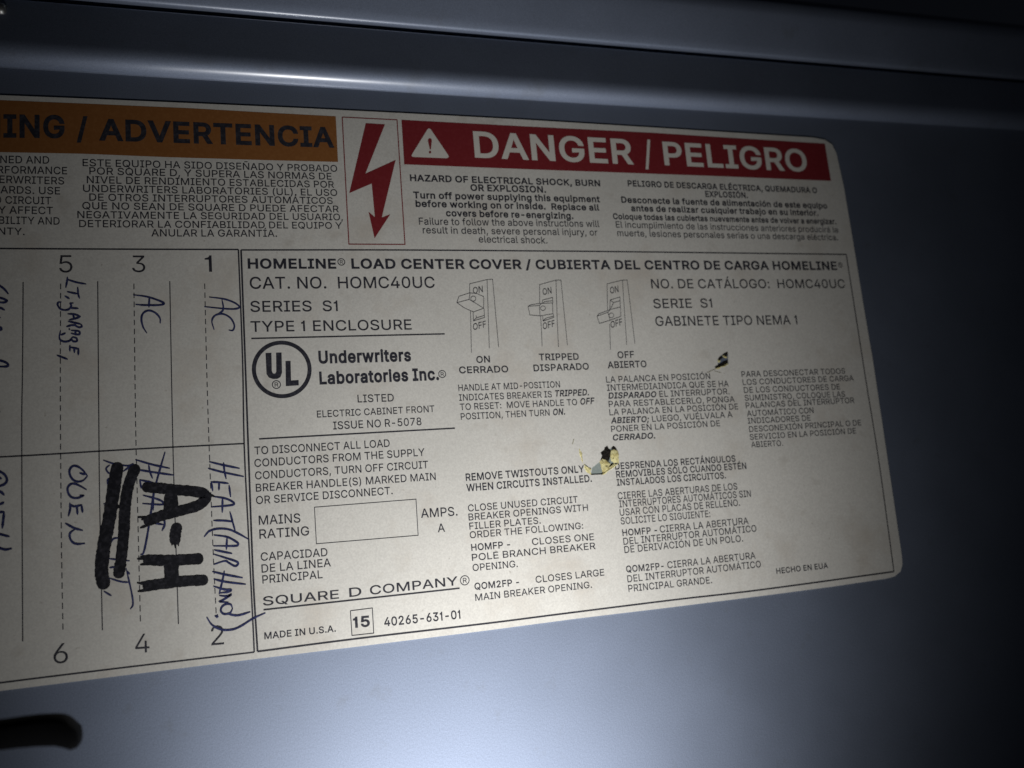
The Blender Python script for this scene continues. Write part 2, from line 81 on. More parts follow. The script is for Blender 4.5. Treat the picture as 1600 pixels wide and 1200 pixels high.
TEXT_BLOCKS = [
 ('banner_lettering','','warning_banner',[
   ('ING','b',-48.71,25.18,-36.57,25.62,5.47,'WARN'),
   ('/','b',-34.18,25.45,-31.9,25.56,5.35,''),
   ('ADVERTENCIA','b',-29.6,25.42,22.7,26.03,5.28,''),
 ]),
 ('banner_lettering','','danger_banner',[
   ('DANGER','c',57.99,24.96,102.5,24.81,7.2,''),
   ('/','c',105.82,24.62,108.22,24.57,7.34,''),
   ('PELIGRO','c',111.76,24.98,157.76,24.68,6.88,''),
 ]),
 ('printed_text','English warning paragraph running off the left edge of the view','',[
   ('NED AND','r',-49.31,19.28,-39.72,19.51,1.72,'DESIG'),
   ('FORMANCE','r',-48.41,16.94,-36.16,17.16,1.72,'PER'),
   ('RWRITERS','r',-48.12,14.73,-36.78,14.77,1.71,'UNDE'),
   ('ARDS. USE','r',-49.26,12.38,-37.6,12.42,1.7,'STAND'),
   ('CIRCUIT','r',-48.31,10.06,-39.39,10.1,1.7,'D '),
   ('AFFECT','r',-47.54,7.81,-39.05,7.84,1.69,'MAY '),
   ('BILITY AND','r',-49.54,5.48,-37.74,5.47,1.68,'RELIA'),
   ('TY.','r',-48.02,3.05,-44.58,2.99,1.61,'WARRAN'),
 ]),
 ('printed_text','Spanish warning paragraph of nine centred lines','',[
   ('ESTE EQUIPO HA SIDO DISEÑADO Y PROBADO','r',-33.04,19.21,23.05,19.88,1.69,''),
   ('POR SQUARE D, Y SUPERA LAS NORMAS DE','r',-31.69,17.32,21.6,17.82,1.69,''),
   ('NIVEL DE RENDIMIENTO ESTABLECIDAS POR','r',-32.23,15.23,22.06,15.76,1.69,''),
   ('UNDERWRITERS LABORATORIES (UL). EL USO','r',-33.01,13.18,22.71,13.71,1.68,''),
   ('DE OTROS INTERRUPTORES AUTOMÁTICOS','r',-31.77,11.15,21.53,11.65,1.68,''),
   ('QUE NO SEAN DE SQUARE D PUEDE AFECTAR','r',-33.21,9.14,22.86,9.58,1.67,''),
   ('NEGATIVAMENTE LA SEGURIDAD DEL USUARIO,','r',-34.22,7.04,23.7,7.58,1.66,''),
   ('DETERIORAR LA CONFIABILIDAD DEL EQUIPO Y','r',-33.88,4.98,23.39,5.44,1.65,''),
   ('ANULAR LA GARANTÍA.','r',-19.16,3.03,8.2,3.26,1.69,''),
 ]),
 ('printed_text','English shock hazard paragraph under the red banner','',[
   ('HAZARD OF ELECTRICAL SHOCK, BURN','b',40.76,18.07,91.93,18.24,1.77,''),
   ('OR EXPLOSION.','b',56.11,15.96,76.43,16.02,1.8,''),
   ('Turn off power supplying this equipment','b',41.29,13.58,91.34,13.76,1.8,''),
   ('before working on or inside.  Replace all','b',41.7,11.38,90.95,11.44,1.79,''),
   ('covers before re-energizing.','b',49.23,9.08,83.34,9,1.8,''),
   ('Failure to follow the above instructions will','r',42.22,6.8,90.45,6.92,1.82,''),
   ('result in death, severe personal injury, or','r',43.02,4.58,89.65,4.58,1.78,''),
   ('electrical shock.','r',57.16,2.37,75.43,2.25,1.81,''),
 ]),
 ('printed_text','Spanish shock hazard paragraph under the red banner','',[
   ('PELIGRO DE DESCARGA ELÉCTRICA, QUEMADURA O','b',99.97,18.53,159.87,18.25,1.73,''),
   ('EXPLOSIÓN.','b',123.16,16.12,136.59,16.14,1.77,''),
   ('Desconecte la fuente de alimentación de este equipo','b',97.55,13.82,162.55,13.61,1.8,''),
   ('antes de realizar cualquier trabajo en su interior.','b',100.14,11.5,159.12,11.36,1.8,''),
   ('Coloque todas las cubiertas nuevamente antes de volver a energizar.','b',94.61,9.16,164.89,8.9,1.69,''),
   ('El incumplimiento de las instrucciones anteriores producirá la','r',95.18,6.86,165.01,6.39,1.78,''),
   ('muerte, lesiones personales serias o una descarga eléctrica.','r',95.33,4.52,164.62,4.07,1.77,''),
 ]),
 ('printed_text','bold bilingual heading across the top of the ruled panel','',[
   ('HOMELINE','b',1.33,-4.5,21.48,-4.49,2.46,''),
   ('LOAD CENTER COVER / CUBIERTA DEL CENTRO DE CARGA HOMELINE','b',25.06,-4.49,162.84,-4.79,2.54,''),
 ]),
 ('printed_text','','',[
   ('CAT. NO.  HOMC40UC','r',1.6,-9.31,45.02,-9.34,2.85,''),
   ('SERIES  S1','r',1.5,-14.77,21.26,-14.85,2.58,''),
   ('TYPE 1 ENCLOSURE','r',1.39,-19.46,38.58,-19.68,2.52,''),
 ]),
 ('printed_text','heavy condensed lettering beside the round certification mark','',[
   ('Underwriters','h',16.19,-27.34,37.91,-27.46,3.07,''),
   ('Laboratories Inc.','h',16.13,-32.25,44.36,-32.28,3.05,''),
 ]),
 ('printed_text','','',[
   ('LISTED','r',24.6,-36.83,33.09,-36.94,1.81,''),
   ('ELECTRIC CABINET FRONT','r',15.15,-39.89,42.66,-39.93,1.58,''),
   ('ISSUE NO R-5078','r',18.66,-42.85,39.29,-42.92,1.82,''),
 ]),
 ('printed_text','','',[
   ('TO DISCONNECT ALL LOAD','r',1.09,-47.53,31.42,-47.61,1.77,''),
   ('CONDUCTORS FROM THE SUPPLY','r',0.97,-50.31,39.53,-50.21,1.76,''),
   ('CONDUCTORS, TURN OFF CIRCUIT','r',0.99,-53.08,40.17,-53.19,1.75,''),
   ('BREAKER HANDLE(S) MARKED MAIN','r',1.05,-55.8,41.76,-56.1,1.74,''),
   ('OR SERVICE DISCONNECT.','r',0.98,-58.54,31.38,-58.64,1.74,''),
 ]),
 ('printed_text','','',[
   ('MAINS','r',1.38,-63.12,10.33,-63.33,2.03,''),
   ('RATING','r',1.38,-66.14,12.08,-66.33,2.02,''),
 ]),
 ('printed_text','','',[
   ('AMPS.','r',37.6,-64.62,46.34,-64.8,2.09,''),
   ('A','r',41.32,-68.27,43.06,-68.29,1.95,''),
 ]),
 ('printed_text','','',[
   ('CAPACIDAD','r',1.48,-70.95,15.86,-71.27,1.79,''),
   ('DE LA LINEA','r',1.54,-73.51,16.47,-73.6,1.78,''),
   ('PRINCIPAL','r',1.61,-75.85,14.52,-76,1.77,''),
 ]),
 ('maker_lettering','extended capitals underlined by a long rule','',[
   ('SQUARE','x',1.54,-80.57,17.86,-80.81,1.93,''),
   ('D','x',20.14,-80.76,22.87,-80.75,1.98,''),
   ('COMPANY','x',24.77,-80.78,45.17,-80.76,2,''),
 ]),
 ('printed_text','','',[
   ('MADE IN U.S.A.','m',1.53,-87.67,16.78,-87.89,1.45,''),
   ('15','b',20.62,-87.58,24.34,-87.68,2.43,''),
   ('40265-631-01','m',27.52,-88.06,45.17,-88.38,1.98,''),
 ]),
 ('printed_text','','',[
   ('ON','m',53.96,-28.4,57.45,-28.34,1.7,''),
   ('CERRADO','m',49.43,-30.83,61.92,-30.98,1.69,''),
 ]),
 ('printed_text','','',[
   ('TRIPPED','m',70.22,-28.27,80.91,-28.44,1.74,''),
   ('DISPARADO','m',68.52,-31,83.39,-31.04,1.73,''),
 ]),
 ('printed_text','','',[
   ('OFF','m',91.65,-28.37,96.33,-28.38,1.79,''),
   ('ABIERTO','m',88.59,-30.91,99.58,-30.97,1.78,''),
 ]),
 ('printed_text','','',[
   ('HANDLE AT MID-POSITION','r',48.91,-35.15,75.12,-35.29,1.59,''),
   ('INDICATES BREAKER IS','r',48.89,-37.53,72.7,-37.7,1.58,''),
   ('TRIPPED.','i',73.61,-37.61,82.68,-37.66,1.64,''),
   ('TO RESET:  MOVE HANDLE TO','r',48.92,-39.82,79.23,-39.99,1.58,''),
   ('OFF','i',80.11,-39.95,84.07,-39.91,1.65,''),
   ('POSITION, THEN TURN','r',48.95,-42.15,71.66,-42.26,1.57,''),
   ('ON.','i',72.56,-42.26,75.74,-42.25,1.63,''),
 ]),
 ('printed_text','Spanish handle instructions with bold slanted words','',[
   ('LA PALANCA EN POSICIÓN','r',87.75,-34.61,117.74,-34.77,1.63,''),
   ('INTERMEDIAINDICA QUE SE HA','r',87.75,-36.73,122.99,-37.01,1.63,''),
   ('DISPARADO','i',87.86,-38.77,101.44,-38.97,1.58,''),
   ('EL INTERRUPTOR.','r',102.28,-38.96,122.91,-39.09,1.61,''),
   ('PARA RESTABLECERLO, PONGA','r',87.76,-40.92,124.21,-41.22,1.58,''),
   ('LA PALANCA EN LA POSICIÓN DE','r',87.71,-43.02,124.96,-43.28,1.57,''),
   ('ABIERTO;','i',87.85,-45.13,98.58,-45.3,1.57,''),
   ('LUEGO, VUÉLVALA A','r',99.4,-45.3,122.96,-45.3,1.59,''),
   ('PONER EN LA POSICIÓN DE','r',87.7,-47.3,118.91,-47.46,1.56,''),
   ('CERRADO.','i',87.92,-49.49,99.74,-49.61,1.55,''),
 ]),
 ('printed_text','ten Spanish lines beside the right border','',[
   ('PARA DESCONECTAR TODOS','r',127.25,-34.62,160.41,-34.88,1.58,''),
   ('LOS CONDUCTORES DE CARGA','r',127.3,-36.81,162.9,-36.97,1.58,''),
   ('DE LOS CONDUCTORES DE','r',127.35,-38.95,157.96,-39.25,1.57,''),
   ('SUMINISTRO, COLOQUE LAS','r',127.31,-41.09,159.29,-41.38,1.57,''),
   ('PALANCAS DEL INTERRUPTOR','r',127.33,-43.12,161.98,-43.24,1.56,''),
   ('AUTOMÁTICO CON','r',127.38,-45.29,148.28,-45.4,1.56,''),
   ('INDICADORES DE','r',127.35,-47.27,146.95,-47.46,1.55,''),
   ('DESCONEXIÓN PRINCIPAL O DE','r',127.44,-49.52,163.15,-49.6,1.55,''),
   ('SERVICIO EN LA POSICIÓN DE','r',127.34,-51.62,161.06,-51.78,1.54,''),
   ('ABIERTO.','r',127.46,-53.64,137.19,-53.77,1.54,''),
 ]),
 ('printed_text','','',[
   ('NO. DE CATÁLOGO:  HOMC40UC','r',103.51,-9.84,164.65,-10.13,2.58,''),
   ('SERIE  S1','r',103.49,-15.25,121.02,-15.29,2.55,''),
   ('GABINETE TIPO NEMA 1','r',103.5,-20.06,147.04,-20.43,2.63,''),
 ]),
 ('printed_text','','',[
   ('REMOVE TWISTOUTS ONLY','m',48.99,-56.88,79.39,-56.89,1.77,''),
   ('WHEN CIRCUITS INSTALLED.','m',48.96,-59.37,81.13,-59.38,1.77,''),
 ]),
 ('printed_text','','',[
   ('CLOSE UNUSED CIRCUIT','r',48.96,-64.1,76.89,-64.18,1.62,''),
   ('BREAKER OPENINGS WITH','r',48.93,-66.2,79.34,-66.35,1.61,''),
   ('FILLER PLATES.','r',48.94,-68.33,66.77,-68.45,1.61,''),
   ('ORDER THE FOLLOWING:','r',48.88,-70.37,77.62,-70.64,1.6,''),
   ('HOMFP -','m',48.99,-73.3,58.57,-73.43,1.6,''),
   ('CLOSES ONE','r',64.09,-73.37,80.17,-73.61,1.63,''),
   ('POLE BRANCH BREAKER','r',48.97,-75.61,80.31,-75.79,1.59,''),
   ('OPENING.','r',48.95,-77.97,60.05,-78.11,1.58,''),
   ('QOM2FP -','m',49.05,-82.28,60.02,-82.39,1.57,''),
   ('CLOSES LARGE','r',64.16,-82.29,81.92,-82.35,1.61,''),
   ('MAIN BREAKER OPENING.','r',49.02,-84.82,78.37,-84.92,1.57,''),
 ]),
 ('printed_text','','',[
   ('DESPRENDA LOS RECTÁNGULOS','m',87.7,-56.81,122.2,-57.06,1.7,''),
   ('REMOVIBLES SÓLO CUANDO ESTÉN','m',87.79,-58.87,125.16,-59.16,1.7,''),
   ('INSTALADOS LOS CIRCUITOS.','m',87.73,-60.88,118.75,-61.23,1.69,''),
 ]),
 ('printed_text','','',[
   ('CIERRE LAS ABERTURAS DE LOS','r',87.61,-64.26,121.71,-64.32,1.73,''),
   ('INTERRUPTORES AUTOMÁTICOS SIN','r',87.77,-66.27,125.47,-66.49,1.73,''),
   ('USAR CON PLACAS DE RELLENO.','r',87.69,-68.35,121.87,-68.56,1.72,''),
   ('SOLICITE LO SIGUIENTE:','r',87.72,-70.48,112.85,-70.71,1.72,''),
   ('HOMFP -','m',87.82,-73.35,97.38,-73.51,1.66,''),
   ('CIERRA LA ABERTURA','r',98.12,-73.43,123.74,-73.44,1.73,''),
   ('DEL INTERRUPTOR AUTOMÁTICO','r',87.85,-75.51,125.82,-75.58,1.7,''),
   ('DE DERIVACIÓN DE UN POLO.','r',87.89,-77.53,121.44,-77.77,1.7,''),
   ('QOM2FP-','m',87.82,-82.25,98.11,-82.46,1.64,''),
   ('CIERRA LA ABERTURA','r',99.12,-82.42,124.51,-82.41,1.71,''),
   ('DEL INTERRUPTOR AUTOMÁTICO','r',87.87,-84.64,125.78,-84.74,1.68,''),
   ('PRINCIPAL GRANDE.','r',87.87,-86.96,111.05,-87.27,1.67,''),
 ]),
 ('printed_text','','',[
   ('HECHO EN EUA','m',130.08,-86.92,146,-87.03,1.47,''),
 ]),
 ('drawing_lettering','','breaker_drawing0',[
   ('ON','r',54.58,-10.97,57.13,-10.47,1.66,''),
   ('OFF','r',53.82,-20.17,57.2,-19.41,1.64,''),
 ]),
 ('drawing_lettering','','breaker_drawing1',[
   ('ON','r',72.86,-11.4,75.26,-10.97,1.7,''),
   ('OFF','r',72.03,-20.37,75.28,-19.6,1.68,''),
 ]),
 ('drawing_lettering','','breaker_drawing2',[
   ('ON','r',91.52,-11.19,93.9,-10.75,1.75,''),
   ('OFF','r',90.64,-20.35,93.96,-19.56,1.72,''),
 ]),
 ('circuit_number','printed number 5','circuit_directory',[
   ('5','n',-37.91,-5.35,-35.3,-5.35,3.87,''),
 ]),
 ('circuit_number','printed number 3','circuit_directory',[
   ('3','n',-23.31,-5.29,-20.58,-5.29,3.81,''),
 ]),
 ('circuit_number','printed number 1','circuit_directory',[
   ('1','n',-8.02,-5.22,-6.5,-5.22,3.86,''),
 ]),
 ('circuit_number','printed number 6','circuit_directory',[
   ('6','n',-39.55,-87.37,-36.89,-87.54,3.88,''),
 ]),
 ('circuit_number','printed number 4','circuit_directory',[
   ('4','n',-24.26,-87.29,-21.49,-87.42,3.8,''),
 ]),
 ('circuit_number','printed number 2','circuit_directory',[
   ('2','n',-9.33,-87.57,-6.75,-87.66,3.98,''),
 ]),
]

GLYPHS = {
  'A': r"""471 .#-K116G2B6G5R-K4G-K2M3$27411O6)2$6)1<401&3$//-K /G0//G1.4.1.4.0/""",
  'B': r"""448 .N-K.N6G1X6G2A6E3%6?3>653S6(4,5P495=4C5)4H4J4J424I3V4E3E4?363Y2L302930253@223P2-4(2$471Q4C1C4N134W0W5$0B5&0)5$/H4V/24L.U4>.B4,.23N.%32-S2J-M2%-K /U.K2$.K2G.N3+.U3?/)3M/93V/L3X0)3W0:3S0I3L0X3B1-36183'1A2O1H2<1L2'1N/U1N /U2L1U2L2N2V3$3&3/30393<3@3I3D3X3E413C4F3;4X3.502T5=2<5D1W5G/U5G""",
  'C': r"""501 2:-D1H-H0Z-R07.+/O.C/5/).W/L.G0=.>12.;2-.>3'.G3U.W4E/551/O5O076.0Z6@1H6J2:6N3I6C4'6:4;6/4N5Z5'5K56595C5&5N4I5V426$3Q4T3Q4B4G3Z50315D2:5K1T5H195A0W540A4Z0.4D/V4)/J3A/C2U/A2-/C1=/J0Q/V010./N0A/80X/&19.Q1T.J2:.G31.N3Z/*4B/K4T0A6$0A5V0(5N/I5C/456.Y5'.H4N.84<.+4'-X3J-P33-I2S-F""",
  'D': r"""494 1B-K/9-K/9.K1>.K2,.N2N.U33/*3L/<4(/S47054B0U4I1?4K2.4I2T4C3?484%4(4@3M4V35502Q5=215D1D5G/75G/76G1H6G2?6D316:3U6)4=5J4X5.554C5D3T5N3'5Q2.5N145D0@55/P4W/-4<.H3T.13.-X2:-N /U6G/U-K.N-K.N6G""",
  'E': r"""411 .N-K.N6G416G415G/U5G/U2L3X2L3X1L/U1L/U.K44.K44-K""",
  'F': r"""403 .N-K.N6G4.6G4.5G/U5G/U2D3O2D3O1D/U1D/U-K""",
  'G': r"""511 2;-D1H-H0Y-R06.,/O.C/4/).W/M.G0=.>13.;2-.>3'.G3U.W4E/451/N5O056.0X6@1F6J276N2Q6L326H3J6B4(694<6.4O5X5(5I57575D5$5O4G5W416%3R4T3R4@4E3Y5/315D285K1S5H185A0W540A4Z0.4D/V4)/J3A/C2U/A2-/C1=/J0Q/V010./N0A/80X/&1:.Q1U.J2;.G2V.I37.O3N.Y4*//4;/@4H/T4S044Y0N5#12561/2I1/2I2.6)2.6)106&0@5U/T5F/452.P4R.945.%3M-O3)-G""",
  'H': r"""508 .N-K.N6G/U6G/U2O4E2O4E6G5L6G5L-K4E-K4E1O/U1O/U-K""",
  'I': r"""295 .2-K.2.K/O.K/O5G.25G.26G2<6G2<5G0W5G0W.K2<.K2<-K""",
  'J': r"""390 0Y-D00-I/D-V/%.3.F.Q.8/>.402.40M/;0M/;02/>/N/E/6/R/$0,.O0A.G0Y.D19.G1M.O2'/$24/62</N2>022>6G3F6G3F023A/>33.Q2T.326-V1J-I""",
  'K': r"""459 /B02/B1?0,240N3%1;3M4(6G5D6G1N2B1K2B .N-K.N6G/U6G/U3D/U1H/U1)/U-K 41-K1$221K3+5D-K""",
  'L': r"""386 .N-K.N6G/U6G/U.K4&.K4&-K""",
  'M': r"""617 .N-K.N6G086G2C1#2M0?2Y/S3-/-37.C3).C33/,3?/R3K0?3U1#6'6G7I6G7I-K6C-K6C2Q6C3<6C4-6D4Y6E5L6K5L6<4U6-4(5V375K2Q3K-K2L-K0J2Q0?36014&/Z4T/I5L/P5L/Q5$/R40/R3>/S2Q/S-K""",
  'N': r"""514 .N-K.N6G0)6G3L0W4(074@/D4Z.I4Q.H4M/E4K0>4K1+4K6G5R6G5R-K4?-K122P0Q3@0449/E5G/P5I/S4</U3=/V2Q/V-K""",
  'O': r"""524 29-D1H-H0Z-R07.+/P.C/5/).X/L.G0=.>12.;2-.>3'.G3U.X4E/551/P5O076.0Z6@1H6J296N3+6J3Q6@4<6.5#5O5=515S4E6+3U643'682-64126+0=5S/L5=/)5#.C4<.+3Q-R3+-H 29.G2V.J39.Q3R/&41/74D/M4T015(0P5/1<522-5/2U5(3B4T4)4D4E415#3R54395A2V5H295K1T5H195A0X540A5#0.4D/V4)/J3A/C2U/A2-/C1</J0P/V010./N0A/70X/&19.Q1T.J""",
  'P': r"""437 .N-K.N6G1R6G2>6E3&6>3B623Y5Z445H4B514L4P4S464U3Q4S344L2Q4B28441Z3Y1F3B173&1+2>1$1R0Z/F0Z/F1Y1P1Y202#2E2'2W2/3.29392E3B2T3I3,3L3>3N3Q3L4,3I4=3B4N395$3.502W5:2E5A205F1O5G/U5G/U-K""",
  'Q': r"""524 2$0?3.0?4./.4<.S5W,T4M,T3O.-3A.@ 29-D1H-H0Z-R07.+/P.C/5/).X/L.G0=.>12.;2-.>3'.G3U.X4E/551/P5O076.0Z6@1H6J296N3+6J3Q6@4<6.5#5O5=515S4E6+3U643'682-64126+0=5S/L5=/)5#.C4<.+3Q-R3+-H 29.G2V.J39.Q3R/&41/74D/M4T015(0P5/1<522-5/2U5(3B4T4)4D4E415#3R54395A2V5H295K1T5H195A0X540A5#0.4D/V4)/J3A/C2U/A2-/C1</J0P/V010./N0A/70X/&19.Q1T.J""",
  'R': r"""441 .N-K.N6G1S6G2?6E3'6>3B633Y6$445J4C554M4T4S4:4U3U4S384M2V4C2>442)3Y1O3B1@3'162?1/1S1-/:1-/:2.1Q2.212/2F232X293.2B3:2M3C2Z3I313M3B3N3U3M403I4A3C4Q3:5&3.522W5;2F5B205F1P5G/U5G/U-K 3V-K1M1L3%1L5/-K""",
  'S': r"""439 1G-B1$-D0=-J/X-T/@.*/+.:.R.N.E/-.=/F.90)/B0)/E/O/K/?/T/10(/&06.T0G.M1G.C2%.E29.H2L.N3%.W33/)3?/53H/C3M/S3O0,3M0;3I0H3A0S2V142$1E0X1V012+/I2</02O.U3..J3J.F41.I4L.P5-/%5C/65W/J6/0*6<0E6F1+6L1J6N226L2O6F326<3I6/4%5W465D4B5/4J4O4M463G463A4N355)3$592F5D2-5K1H5N145L0Y5I0G5C085;0,52/Z5&/R4Q/N4C/L44/N4$/S3N0$3C0I3*1<2S272E3-264$1U4G1-4N0T4S0A4T0+4R/I4K/04?.Q4..=3R.,39-U2T-K23-D""",
  'T': r"""441 .25G.26G5%6G5%5G2/5G2/-K1(-K1(5G""",
  'U': r"""508 21-C1D-F0Y-M0:-Z/W.3/A.I/./*.Y/F.Q0,.N0M.N6G/U6G/U0R/W0;0$0&0-/J09/90I/*1#.V18.M1O.G21.F2L.G3+.M3@.V3R/*4)/945/J4>0&4C0;4E0R4E6G5L6G5L0M5J0,5B/F54/*4Z.I4C.34(-Z3A-M2W-F""",
  'V': r"""471 13-K.#6G/.6G1(161?0*2'.11R.1290+2P164G6G5R6G2D-K""",
  'W': r"""674 0;-K.#6G/,6G0C1,0O021#/71-.:1%.:1//71;021G1,3(6G486G5Q1,6%0261/76<.:63.:6=/76I026U1,846G9=6G7$-K5K-K4,383T4D3E6&3S6&3D4G33381N-K""",
  'X': r"""466 .%-K1@2K1@1S.06G/A6G0R4M144&1G3>1Z2R1O2R2+3>2>4&2X4M426G5B6G211V212M5K-K4:-K2R/Z2;0E2(1+1N1N2#1N1H1,160F0V/Z/5-K""",
  'Y': r"""464 13-K1318.#6G/56G1(3N1E2R2(1N1G1N2*2S2G3N496G5J6G2:182:-K""",
  'Z': r"""431 .<-K.<.A2@4>3(523J6&3Q5J2L5G1F5G.;5G.;6G4I6G4I5Q0I/Z0'/*/;.4/4.H08.K1=.K4L.K4L-K""",
  'a': r"""383 0@-C0)-D/L-I/8-P/&-Z.N./.B.?.8.Q.3/..1/E.2/Y.603.=0A.G0N.R0X/'1)/V1:0R1C1Q1J281R2=1W2A2%2B2-2B2/292W1W371+3@0638/O3#/=2@.;2Q.E3..Q3@/(3O/94#/K4-0&441*4=1V482L4%2Z3S3.3F38363@3#3D2D3F2*3F-K2C-K2C.F2?.F2+.+1?-L 0J.@1(.A1:.E1K.M1Y.V2-/*26/72=/E2@/S2B0+2B1&220V1N0P100K0O0H0'0?/A0,/:0#/7/O/5/B/?.Z0#.F""",
  'b': r"""417 1M-C17-D1$-H0L-O0*.2/O.M/I.M/I-K.G-K.G6G/K6G/K35/O350*3O0K411#48164<1L4=224:2N423/4%3E3L3W354.2S4:244@1J4C1%4@074:/M4//.3X.K3E.53/.#2N-N22-F 1C.A1Y.C25.I2F.S2T/)3(/:31/N380,3<0D3=1%3<1?381V32243(2G2T2X2F3-25371Y3=1C3?1.3=0R370A3.032Y0'2H/V25/O1X/K1@/J1%/K0C/O0*/V/L0'/903/(0B.S0S.I1..C""",
  'c': r"""389 17-C0N-F01-N/N.#/6.5.Z.L.J//.>/M.707.51#.71H.>22.J2Q.Z34/63J/N4%01420N4:174=23463'3Y3I374&2C3%242P2O2<3,1Y3:173?0W3=0C37023,0#2V/O2E/F21/?1S/;1</:1#/;0C/?0,/F/N/O/;0#/*02.T0C.I0W.C17.A1Y.F2=.T2R/23&/N4(/@3J.J3(.(23-J""",
  'd': r"""417 1+-C0E-F0*-N/I.#/2.5.X.K.I/..>/M.707.51%.71J.>24.I2S.X35/33L/I4%0*420E4:1+4=1A4<1T482,412M3O3(353,353,6G406G40-K3.-K3..M3(.M2M.22+-O1S-H1A-D 14.A1I.C2%.I26.S2D/(2P/92Y/L3(0*3,0C3-1%3,1@3(1X2Y252P2H2D2Y263.2%371J3=143?0V3=0B37013-0#2X/O2G/F24/?1V/;1?/:1%/;0D/?0,/F/N/O/:0#/)02.S0C.I0V.C""",
  'e': r"""397 1;-C0Q-F02-N/N.#/6.5.Z.L.J/..>/M.706.51#.71G.>21.I2P.Y33/53J/L4$0/420L4:154=28432K4*3$3X353J3C3:3P3&3Z2H4*2/4.1J401*400I/$0I/$1D3G1D3+123*1I3&2'2X2;2O2L2C3#253/2%381J3>153?0W3>0D38033/0$3#/P2M/F2</?2*/;1N/91:/90Q/;07/@/X/H/C/R/20(/#07.O0J.G1&.B1<.@2,.G2L.Z3'/C4*/44#.Z3Q.I3D.:35.,3$-Y2I-O23-H1T-D""",
  'f': r"""249 1K481K3<-Q3<-Q48 /*-K/*53/,5G/15Y/961/D6>/Q6H0(6Q1#7$1E6Y1Z6S1J5W1>6#1*6%0R6#0E5W0;5O045D00570.5&0.-K""",
  'g': r"""418 16+'0T+(0<+,0'+2/,+O.E,?/?-#/R,B0;,,16,#1S,&23,-2H,92X,J3*-)3--E3-.V3(.V2M.<2+-Z1S-T1@-Q1+-P0F-R0+-Y/J.-/3.>.Y.R.I/4.>/Q.70:.51'.71L.>25.I2S.X36/33L/I4%0*420F4:1,4=1A4<1T482,412N3O3)343/343/48414841-B4/-$4',A3S,+3C+P30+A2Q+527+-1T+) 14.M1J.O2%.T26/%2D/12P/@2Z/R3)0/3-0F3.1(3-1B3)1Y2Z262Q2I2E2Y263.2&371J3=143?0V3=0C37023-0#2X/O2H/F25/?1X/;1A/:1(/;0G/?00/F/S/O/A0#/202/%0C.T0V.O""",
  'h': r"""403 /K1J/K-K.G-K.G6G/K6G/K2N/@2N/M350%3M084'0O431/4:1J4=2+4;2A462U4-3/3Y3>3I3J363S2X3X2=3Z1W3Z-K2V-K2V1R2S252L2L2?3&2.341R3<193>1(3=0P390A33043*0(2W/W2I/P29/L2&""",
  'i': r"""164 .G-K.G48/K48/K-K /-5>.Z5@.Q5C.H5J.A5R.=6#.<6..=68.A6B.H6J.Q6Q.Z6T/-6V/86T/B6Q/K6J/R6B/V68/W6./V6#/R5R/K5J/B5C/85@""",
  'j': r"""164 .G48/K48/K--/J,P/F,</?,*/5+S/)+F.S+<.A+5.-+0-O+/-A+/-A,.-M,..%,/.1,4.;,<.A,H.E,V.G-. /-5>.Z5@.P5C.H5J.A5R.=6#.;6..=68.A6B.H6J.P6Q.Z6T/-6V/86T/B6Q/K6J/Q6B/U68/W6./U6#/Q5R/K5J/B5C/85@""",
  'k': r"""374 /G0)/G1;/Q1;2K484%480X1/0Q1/ .G-K.G6G/K6G/K-K 2T-K040Z1'1L41-K""",
  'l': r"""186 0,-I/J-K/4-R/$.'.P.8.I.M.G/..G6G/K6G/K/</Q.P/W.K0'.G03.F0A.G0J.H0U-N0B-J""",
  'm': r"""599 .G-K.G48/I48/I2U/E2U/K30/S3A0%3O0L451B4?2$4<2;432M4&3$3K3/36362U3.2U343.3<3>3F3L4943584?5M4=6)486<406L4%7#3O7.3>773)7=2I7>2.7>-K6:-K6:2,682E602X6#3.5K385:3>5&3@4N3?4@3;43353N2P3E2&3E-K2@-K2@222>2F272W2,3-1U371C3>1/3@0>36023.0'3$/W2O/P2A/L20/K1U/K-K""",
  'n': r"""403 /K1J/K-K.G-K.G48/I48/I2N/@2N/M350%3M084'0O431/4:1J4=2+4;2A462U4-3/3Y3>3I3J363S2X3X2=3Z1W3Z-K2V-K2V1R2S252L2L2?3&2.341R3<193>1(3=0P390A33043*0(2W/W2I/P29/L2&""",
  'o': r"""408 17-C0N-F01-N/N.#/6.5.Z.L.J//.>/M.707.51#.71H.>22.J2Q.Z34/63J/N4%01420N4:174=1W4:2=422X4%383J3L344$2Q4022471H491#470740/M4$//3L.L38.52X.#2=-N1W-F 17.A1N.C2+.I2=.T2K/*2X/;3)/N3/0,330C351#331<3/1S3)212X2E2K2V2=3,2+371N3=173?0W3=0C37023,0#2V/O2E/F21/?1S/;1</:1#/;0C/?0,/F/N/O/;0#/*02.T0C.I0W.C""",
  'p': r"""417 .G+/.G48/I48/I35/O350*3O0K411#48164<1L4=224:2N423/4%3E3L3W354.2S4:244@1J4C1%4@074:/M4//.3X.K3E.53/.#2N-N22-F1M-C17-D1$-H0M-O0+.2/O.M/K.M/K+/ 1C.A1Y.C25.I2F.S2T/)3(/:31/N380,3<0D3=1%3<1?381V32243(2G2T2X2F3-25371Y3=1C3?1.3=0R370A3.032Y0'2H/V25/O1X/K1@/J1%/K0C/O0*/V/L0'/903/(0B.S0S.I1..C""",
